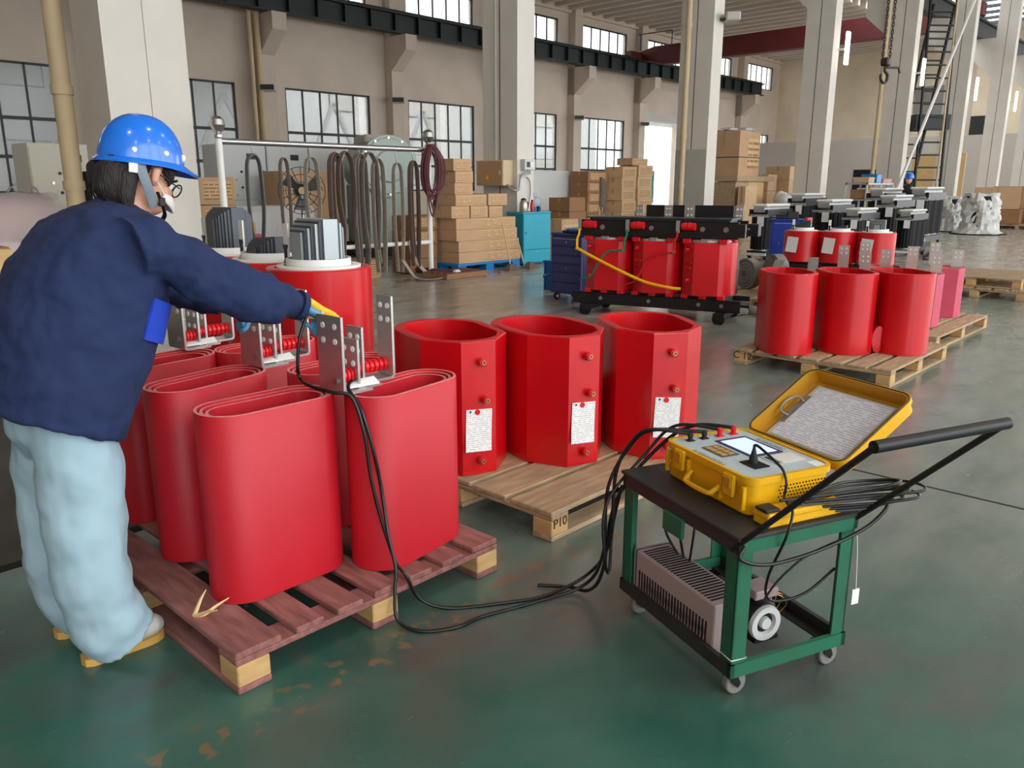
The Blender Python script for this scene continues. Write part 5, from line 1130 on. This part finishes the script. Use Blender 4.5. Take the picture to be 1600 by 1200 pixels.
t = thing('cream_pole', 'thin cream pole standing before the ladder tower', 'pole', (35.9, 10.3, 0)); MB().tube([(.2, 0, 0), (0, 0, 9.5)], .04, 8).build('pole', 'pipe_cream', t); MB().box(0, .4, -.2, .2, 0, .1).build('foot', 'black_iron', t)
# chain and hook
ch = thing('hoist_hook', 'dark chain hoist hook hanging from above', 'hoist', (13.3, 4.72, .22))
lk = MB().tube([(.016*math.cos(2*PI*k/10), 0, .036*math.sin(2*PI*k/10)) for k in range(10)], .008, 5, closed=True).mesh('link', 'chain_dark')
for s in (-1, 1):
    for k in range(42): put(lk, 'link', ch, (s*.05*(1-k/90)*-1, s*.035, 3.12+.052*k), (0, 0, PI/2*(k % 2)))
MB().tube([(0,0,5.2), (0,0,12.05)], .03, 6).build('fall_rope', 'cable_grey', ch)
MB().box(-.07, .07, -.06, .06, 3.0, 3.12, .02).build('hook_block', 'chain_dark', ch)
MB().tube(bez([(0,0,3.0), (.0,0,2.93), (.07,-.02,2.88), (.07,-.02,2.8), (0,0,2.76), (-.08,.02,2.81), (-.09,.02,2.88)], 5), [.022]*30+[.012], 8).build('hook', 'chain_dark', ch)
MB().tube([(.0,-.02,2.98), (.16,-.14,2.98), (.18,-.16,2.9)], .018, 6).build('latch', 'chain_dark', ch)
# film-wrapped bundles
for (loc, s, l) in (((29.6,8.0), .95, 'left'), ((28.4,6.75), 1.05, 'right')):
    t = thing('wrapped_bundle', 'black coil wrapped in wrinkled silver film, %s of two by the far columns' % l, 'wrapped bundle', (*loc, 0), 0, 'film wrapped bundles'); t.scale = (s, s, s)
    MB().lathe([(.02,.08), (.42,.08), (.42,1.1), (.02,1.1)], 24).build('coil', 'coil_green', t); b = MB(); rings = []
    for j in range(12):
        z = .02+1.16*j/11; ring = []
        for k in range(36): a = 2*PI*k/36; q = (.48+.03*math.sin(5*a+j*.5)+rnd.uniform(-.06,.06)+(.18 if j == 0 else .06 if j == 1 else 0))*(1 if j < 10 else .92); ring.append((q*math.cos(a), q*math.sin(a), z+.02*math.sin(7*a+j)))
        rings.append(ring)
    b.loft(rings); b.build('film', 'film_silver', t, 15); MB().lathe([(.02,0), (.75,0), (.75,.03), (.02,.03)], 24).build('sheet', 'dark_void', t)
# cartons at the far right
for k, (u, v, z, w, d, h, rz, l) in enumerate(((33.0,6.6,.15,1.9,1.6,.5,.1,'bottom carton of the heap at the far right'), (33.2,6.7,.66,1.7,1.4,.75,.25,'tilted upper carton of the heap at the far right'), (33.6,5.0,.15,1.8,1.4,.75,-.2,'open carton cut by the right picture edge'), (36.0,6.2,.15,2.0,2.0,1.3,.1,'big carton behind the heap at the far right'))): carton(u, v, z, w, d, h, l, 'cartons at the far right', rz, 'carton' if k % 2 else 'carton_dark', False)
pallet('low pallet under the far right carton heap', 32.8, 4.6, 3.4, 4.0, 'u', .14, 9)
t = thing('plywood_door', 'plywood door leaf leaning between the far columns', 'door leaf', (44.0, 11.4, 0)); MB().box(0, .1, 0, 2.4, 0, 3.0).build('leaf', 'plywood', t); MB().box(-.02, 0, .9, 1.6, .3, .6).build('plate', 'frame_dark', t)
# colleague far behind the transformers
def remeshed(name, tubes, m, parent, vox=.02, smooth=4, sphs=()):
    b = MB()
    for pts, rad in tubes: b.tube(pts, rad, 14)
    for c_, r_ in sphs: b.sph(c_, r_, 18, 12)
    o = b.build(name, m, parent, None); md = o.modifiers.new('remesh', 'REMESH'); md.mode = 'VOXEL'; md.voxel_size = vox; md.use_smooth_shade = True
    s_ = o.modifiers.new('smooth', 'SMOOTH'); s_.factor = .5; s_.iterations = smooth
    return o
fp = thing('person', 'person in dark clothes and blue helmet standing beyond the black transformers', 'person', (26.3, 8.25, 0), 2.6)
remeshed('body', [([(0,-.1,.05), (0,-.1,.5), (0,-.09,.9)], [.06,.07,.1]), ([(0,.1,.05), (0,.1,.5), (0,.09,.9)], [.06,.07,.1]), ([(0,0,.85), (0,0,1.1), (.02,0,1.35), (.02,0,1.48)], [(.16,.12), (.17,.12), (.2,.13), (.08,.08)]), ([(.0,-.2,1.38), (.03,-.26,1.1), (.15,-.22,.92)], [.06,.05,.035]), ([(.0,.2,1.38), (.03,.26,1.1), (.15,.22,.92)], [.06,.05,.035]), ([(.02,0,1.45), (.03,0,1.58)], .055)], 'dark_clothes', fp, .025)
remeshed('head', [([(.03,0,1.5), (.03,0,1.56)], .05)], 'skin', fp, .015, 3, [((.05,0,1.64), (.1,.08,.12)), ((.15,0,1.62), (.02,.015,.02))])
MB().lathe([(.15,1.67), (.155,1.68), (.13,1.69), (.125,1.75), (.09,1.83), (.001,1.86)], 20, (.05,0,0)).build('safety_helmet', 'helmet_blue', fp)

# ================================================================== the worker
WB = Vector((.82, 2.6, 0)); WM = Matrix.Translation(-WB)
wk = thing('person', 'worker in navy jacket, pale jeans and blue helmet leaning over the coils', 'person', WB)
def loc_(p): return tuple(Vector(p)-WB)
def wrem(name, tubes, m, vox=.012, smooth=5, sphs=(), parent=None, extra=None):
    b = MB(WM)
    for pts, rad in tubes: b.tube(pts, rad, 18)
    for c_, r_ in sphs: b.sph(c_, r_, 20, 14)
    if extra: extra(b)
    o = b.build(name, m, parent or wk, None); md = o.modifiers.new('remesh', 'REMESH'); md.mode = 'VOXEL'; md.voxel_size = vox; md.use_smooth_shade = True
    s_ = o.modifiers.new('smooth', 'SMOOTH'); s_.factor = .5; s_.iterations = smooth
    return o
# torso rings of the jacket: centre (u, z), half depth, half width; the ring planes lean with the torso
TOR = [(.725, .765, .198, .245), (.765, .87, .21, .243), (.80, .96, .222, .238), (.845, 1.06, .225, .23), (.895, 1.17, .21, .23), (.945, 1.27, .175, .225), (.985, 1.335, .13, .19), (1.015, 1.385, .075, .1)]
AX = Vector((.40, 0, .915)); FX = Vector((.915, 0, -.40))
def tor(t, ang, grow=0):
    i = min(int(t), len(TOR)-2); f_ = t-i; a = [TOR[i][k]+(TOR[i+1][k]-TOR[i][k])*f_ for k in range(4)]
    n_ = 2.5; c, s = math.cos(ang), math.sin(ang); q = (abs(c)**n_+abs(s)**n_)**(-1/n_)
    return Vector((a[0], 2.6, a[1]))+FX*(a[2]+grow)*c*q+Vector((0, 1, 0))*(a[3]+grow)*s*q
def torso(b, grow=0, t0=0, t1=len(TOR)-1):
    rings = [[tuple(tor(t0+(t1-t0)*j/20, 2*PI*k/32, grow)) for k in range(32)] for j in range(21)]; b.loft(rings)
SHR, ELR, WRR = (1.0, 2.42, 1.275), (1.285, 2.345, 1.125), (1.462, 2.375, 1.06)
SHL, ELL, WRL = (1.0, 2.78, 1.275), (1.25, 2.86, 1.1), (1.40, 2.78, 1.03)
arm = lambda S_, E, W_, k: (bez([S_, tuple((Vector(S_)+Vector(E))/2), E, W_], 5), None)
def arm_tube(S_, E, W_, r):
    pts = bez([tuple(Vector(S_)-Vector((.06, 0, -.0))), S_, tuple((Vector(S_)+Vector(E))/2), E, tuple((Vector(E)+Vector(W_))/2), W_], 4); n_ = len(pts)
    return (pts, [r[0]+(r[1]-r[0])*i/(n_-1)+.006*math.sin(i*1.9)*r[2] for i in range(n_)])
# body: one continuous figure under the clothes
hc = Vector((1.083, 2.6, 1.487)); hp = math.radians(28); hf = Vector((math.cos(hp), 0, -math.sin(hp))); hu = Vector((math.sin(hp), 0, math.cos(hp)))
def H(f_, s_, u_): return tuple(hc+hf*f_+Vector((0, 1, 0))*s_+hu*u_)
HR = Vector(WRR); 
def finger(base, d1, d2, l1, l2, r): p = Vector(base); a = p+Vector(d1)*l1; return ([tuple(p), tuple(a), tuple(a+Vector(d2)*l2)], [r, r*.95, r*.75])
def hand(W_, side):
    w = Vector(W_); d = Vector((.86, 0, -.5)); sd = Vector((0, 1, 0)); nrm = Vector((-.5, 0, -.86))
    T_ = [([tuple(w), tuple(w+d*.035), tuple(w+d*.085)], [(.026, .02), (.036, .016), (.034, .014)])]
    for k, (o_, ln) in enumerate(((-.026, .068), (-.009, .076), (.009, .07), (.026, .055))):
        b0 = w+d*.082+sd*o_; b1 = b0+(d*.8+nrm*.6)*ln*.5; b2 = b1+(d*.1+nrm*1.0)*ln*.4; b3 = b2+(d*-.5+nrm*.8)*ln*.3; T_.append(([tuple(b0-d*.02), tuple(b0), tuple(b1), tuple(b2), tuple(b3)], [.0095, .0095, .009, .0085, .007]))
    th = w+d*.03+sd*(.03*side); T_.append(([tuple(w+d*.02), tuple(th), tuple(th+d*.035+sd*.02*side+nrm*.025), tuple(th+d*.06+sd*.005*side+nrm*.045)], [.013, .013, .0105, .008]))
    return T_
legR = [(.785, 2.51, .82), (.765, 2.495, .64), (.755, 2.485, .46), (.765, 2.49, .28), (.785, 2.49, .1), (.80, 2.49, .05)]
legL = [(.785, 2.69, .82), (.765, 2.705, .64), (.755, 2.715, .46), (.76, 2.715, .28), (.78, 2.715, .1), (.80, 2.715, .05)]
btubes = [([(.77,2.6,.78), (.8,2.6,.95), (.86,2.6,1.1), (.94,2.6,1.25), (1.0,2.6,1.34), (1.03,2.6,1.38), (1.06,2.6,1.43), tuple(hc)], [.13,.12,.13,.14,.1,.06,.055,.05]),
          (legR, [.085,.075,.06,.052,.04,.04]), (legL, [.085,.075,.06,.052,.04,.04]),
          ([SHR, ELR, WRR], [.055,.042,.027]), ([SHL, ELL, WRL], [.055,.042,.027]), ([SHR, (1.0,2.6,1.3), SHL], [.06,.09,.06])]
btubes += hand(WRR, 1)+hand(WRL, -1)
def head(b):
    for f_, u_, r in ((-.01, .03, (.098, .076, .1)), (.035, -.03, (.065, .06, .085)), (.055, -.075, (.045, .045, .035)), (.02, -.06, (.06, .055, .05))): b.sph(H(f_, 0, u_), r, 20, 14)
    b.tube([H(.09, 0, .0), H(.112, 0, -.03), H(.1, 0, -.042)], [.009, .014, .01], 10)
    b.tube([H(.088, -.02, -.065), H(.096, 0, -.067), H(.088, .02, -.065)], [.006, .009, .006], 8)
    for s in (-1, 1): b.tube([H(.012, s*.074, .03), H(.002, s*.09, .012), H(.008, s*.088, -.018), H(.018, s*.076, -.032)], [.01, .014, .012, .008], 8)
body = wrem('body', btubes, 'skin', .006, 4, (), None, head)
for s in (-1, 1): MB(WM).sph(H(.079, s*.03, -.002), .011, 12, 8).build('eye', 'paper', wk); MB(WM).sph(H(.0875, s*.03, -.003), .005, 8, 6).build('iris', 'hair', wk); MB(WM).tube([H(.088, s*.015, .02), H(.094, s*.03, .026), H(.084, s*.05, .02)], .004, 6).build('eyebrow', 'hair', wk)
# jacket
SLV = [arm_tube(SHR, ELR, WRR, (.098, .05, 1)), arm_tube(SHL, ELL, WRL, (.098, .05, 1))]
jk = wrem('jacket', SLV+[([(1.0,2.45,1.285), (1.0,2.6,1.31), (1.0,2.75,1.285)], [.085,.1,.085]), ([(.985,2.6,1.34), (1.02,2.6,1.405)], [(.085,.1), (.07,.075)]),
                          ([(1.1,2.37,1.19), (1.27,2.34,1.10), (1.38,2.355,1.055)], [.07,.074,.05])], 'jacket_navy', .009, 6, (), None, torso)
tx = bpy.data.textures.new('cloth_folds', 'CLOUDS'); tx.noise_scale = .09; tx.noise_depth = 2
dm = jk.modifiers.new('folds', 'DISPLACE'); dm.texture = tx; dm.strength = .03; dm.mid_level = .5
# bright blue side panel under the arm
V = []; F = []
for i in range(7):
    for j in range(6): V.append(tuple(tor(2.95+1.05*i/6, -1.1+.7*j/5, .010)))
n0 = len(V)
for i in range(7):
    for j in range(6): V.append(tuple(tor(2.95+1.05*i/6, -1.1+.7*j/5, -.01)))
for i in range(6):
    for j in range(5): q = (i*6+j, i*6+j+1, i*6+j+7, i*6+j+6); F += [q, tuple(x+n0 for x in q[::-1])]
for i in range(6):
    for j in (0, 5): F.append((i*6+j, (i+1)*6+j, (i+1)*6+j+n0, i*6+j+n0))
for j in range(5):
    for i in (0, 6): F.append((i*6+j, i*6+j+1, i*6+j+1+n0, i*6+j+n0))
MB(WM).add(V, F).build('side_panel', 'royal_blue', jk, 60)
b = MB(WM).tube([WRR, tuple(Vector(WRR)+Vector((.02,0,-.008)))], [.052, .05], 18); b.build('cuff', 'jacket_navy', jk)
# trousers: wide pale jeans
def lr_(pts, r): return (bez(pts, 5), [r[0]+(r[1]-r[0])*i/(5*(len(pts)-1))+.004*math.sin(i*1.3) for i in range(5*(len(pts)-1)+1)])
tr_ = wrem('trousers', [lr_([(.765,2.515,.79), (.76,2.5,.66), (.755,2.49,.47), (.75,2.485,.3), (.775,2.485,.13), (.815,2.485,.045)], (.122, .108)),
                        lr_([(.765,2.685,.79), (.755,2.70,.66), (.745,2.715,.47), (.735,2.72,.3), (.755,2.72,.14), (.79,2.72,.06)], (.122, .1)),
                        ([(.75,2.6,.84), (.76,2.6,.76), (.775,2.6,.68)], [(.15,.14), (.165,.15), (.14,.12)])], 'denim_pale', .01, 6)
tx2 = bpy.data.textures.new('denim_folds', 'CLOUDS'); tx2.noise_scale = .1; tx2.noise_depth = 1
dm = tr_.modifiers.new('folds', 'DISPLACE'); dm.texture = tx2; dm.strength = .022; dm.mid_level = .5
# shoes
def shoe(u, v):
    o = wrem('shoe', [([(u-.105,v,.06), (u-.02,v,.065), (u+.06,v,.055), (u+.11,v,.05), (u+.138,v,.042)], [(.045,.05), (.045,.048), (.052,.042), (.046,.034), (.02,.02)]), ([(u-.08,v,.08), (u-.08,v,.1)], .045)], 'shoe_white', .008, 4)
    out = [(-.118,.0), (-.113,.022), (-.095,.036), (-.06,.041), (.02,.042), (.07,.047), (.1,.045), (.123,.033), (.136,.016), (.14,0)]; P = [(u+x, v+y) for x, y in out]+[(u+x, v-y) for x, y in out[::-1][1:-1]]
    q = MB(WM); q.loft([[(x, y, .001) for x, y in P], [(x, y, .026) for x, y in P]]); q.build('sole', 'shoe_gum', o)
    for k in range(3): MB(WM).tube([(u+.01+.025*k, v-.03, .092-.012*k), (u+.015+.025*k, v, .1-.013*k), (u+.01+.025*k, v+.03, .092-.012*k)], .0035, 6).build('lace', 'paper', o)
shoe(.805, 2.485); shoe(.80, 2.715)
# gloves over both hands
for W_, s in ((WRR, 1), (WRL, -1)):
    T_ = [(p, [((x[0]+.002, x[1]+.002) if isinstance(x, tuple) else x+.0018) for x in r]) for p, r in hand(W_, s)]
    wrem('glove', T_+[([tuple(Vector(W_)-Vector((.03,0,-.012))), W_], [.034, .03])], 'glove_blue', .0045, 3)
# hair: gathered low, falling over the collar
hr = wrem('hair', [([H(-.075,-.03,.0), H(-.085,-.03,-.05), H(-.08,-.03,-.1), H(-.05,-.04,-.14)], [.05,.055,.045,.02]), ([H(-.075,.03,.0), H(-.09,.03,-.05), H(-.09,.02,-.1)], [.05,.055,.03]),
                   ([H(-.06,-.06,.01), H(-.06,-.07,-.04), H(-.045,-.075,-.1), H(-.02,-.08,-.15)], [.03,.03,.026,.012]), ([H(.045,-.068,.04), H(.06,-.066,.01), H(.064,-.062,-.015)], [.02,.012,.005]), ([H(-.05,.065,.01), H(-.045,.075,-.04), H(-.02,.08,-.1)], [.03,.03,.02])], 'hair', .007, 4, [(H(-.02, 0, .035), (.103, .082, .09))])
for k in range(7): MB(WM).tube(bez([H(-.07,-.06+.015*k,.0), H(-.105,-.06+.018*k,-.05-.01*k), H(-.1+.01*k,-.07+.02*k,-.11-.008*k)], 4), [.003]*8+[.001], 5).build('loose_strand', 'hair', hr)
# helmet
hm0 = Matrix.Translation(hc-WB) @ Matrix.Rotation(math.radians(7), 4, 'Y') @ Matrix.Translation((-.003, 0, .032))
def dome(h): return [(math.cos(a)**.85 if a < PI/2-.01 else 0, math.sin(a)) for a in [PI/2*i/12 for i in range(13)]]
b = MB(hm0); rings = []
for (c, s) in dome(0): rings.append([(.128*max(c, .02)*math.cos(2*PI*k/40), .106*max(c, .02)*math.sin(2*PI*k/40), .147*s) for k in range(40)])
b.loft(rings, caps=False); b.add([(0, 0, .147)], []); he = b.build('safety_helmet', 'helmet_blue', wk, 60)
b = MB(hm0); R0, R1, R2 = [], [], []
for k in range(48):
    a = 2*PI*k/48; c, s = math.cos(a), math.sin(a); ext = .014+.04*max(0, c)**2.2; dz = -.004-.016*max(0, c)**2
    R0.append((.127*c, .105*s, .008)); R1.append(((.127+ext)*c, (.105+.012)*s, dz)); R2.append(((.126+ext)*c, (.105+.011)*s, dz-.006))
R3 = [(x*.98, y*.98, -.004) for x, y, z in R0]; b.loft([R0, R1, R2, R3], closed=True); b.build('brim', 'helmet_blue', he, 50)
for (a, z) in ((-2.05, .03), (-1.3, .032)): c, s = math.cos(a), math.sin(a); k = math.sqrt(1-(z/.147)**2)**.85; MB(hm0).sph((.1285*k*c, .1065*k*s, z), (.008, .004, .008), 12, 8).build('rivet', 'paper', he)
for (a, z, w) in ((-.62, .028, .012), (-.48, .03, .01)): c, s = math.cos(a), math.sin(a); k = math.sqrt(1-(z/.147)**2)**.85; MB(hm0).sph((.128*k*c, .106*k*s, z), (.006, w*.7, w), 12, 8).build('sticker', 'paper', he)
b = MB(hm0); P = bez([(-.045,-.098,.0), (-.038,-.1,-.03), (-.028,-.098,-.055), (-.012,-.09,-.085), (.012,-.072,-.13)], 4); b.tube(P, [(.016, .004)]*len(P), 8, flat=(0, 1, 0)); b.build('side_strap', 'strap_grey', he)
MB(hm0).box(-.078, -.052, -.106, -.1, -.038, -.01, .002).build('strap_clip', 'paper', he)
b = MB(hm0); P = bez([(.015,-.085,-.085), (.03,-.078,-.115), (.05,-.06,-.15), (.06,0,-.168), (.05,.06,-.15), (.0,.085,-.09)], 4); b.tube(P, [(.007, .0025)]*len(P), 8); b.build('chin_strap', 'rubber', he)
MB(hm0).box(.02, .04, -.088, -.078, -.128, -.1, .003).build('strap_buckle', 'rubber', he)
# glasses and mask
gl = MB(WM)
for s in (-1, 1): gl.tube([H(.108-.012*abs(math.cos(2*PI*k/16)*.5+.5*s*-1+.5)*.3, s*.032+.026*math.cos(2*PI*k/16), -.004+.021*math.sin(2*PI*k/16)) for k in range(16)], .0025, 5, closed=True).tube([H(.1, s*.058, .002), H(.05, s*.074, .006), H(-.01, s*.08, .012)], .0022, 5)
gl.build('glasses', 'black_iron', wk)
wrem('face_mask', [([H(.06,-.062,-.045), H(.098,-.035,-.045), H(.122,0,-.045), H(.098,.035,-.045), H(.06,.062,-.045)], [(.005,.014), (.007,.022), (.008,.028), (.007,.022), (.005,.014)])], 'mask_white', .005, 2)
MB(WM).tube([H(.062,-.062,-.04), H(.03,-.075,-.02), H(-.005,-.083,.0)], .002, 5).build('mask_loop', 'mask_white', wk)
# yellow clamp in the right hand
cp = thing('test_clamp', 'yellow spring clamp held in the blue gloved hand', 'clamp', (1.535, 2.375, 1.03), .0)
d = Vector((.9, -.05, -.42)).normalized(); up_ = Vector((.42, 0, .9)).normalized()
def jaw(s, name):
    b = MB(); P = [d*-.08+up_*s*.028, d*-.03+up_*s*.022, d*.02+up_*s*.012, d*.07+up_*s*.009, d*.095+up_*s*.004]; b.tube(P, [(.012,.008), (.013,.009), (.013,.01), (.012,.009), (.008,.005)], 10, flat=(0, 1, 0)); return b.build(name, 'bus_yellow', cp)
jaw(1, 'upper_jaw'); jaw(-1, 'lower_jaw'); MB().cyl((.012,-.02,-.005), (.012,.02,-.005), .007, n=10).build('pivot', 'steel', cp)
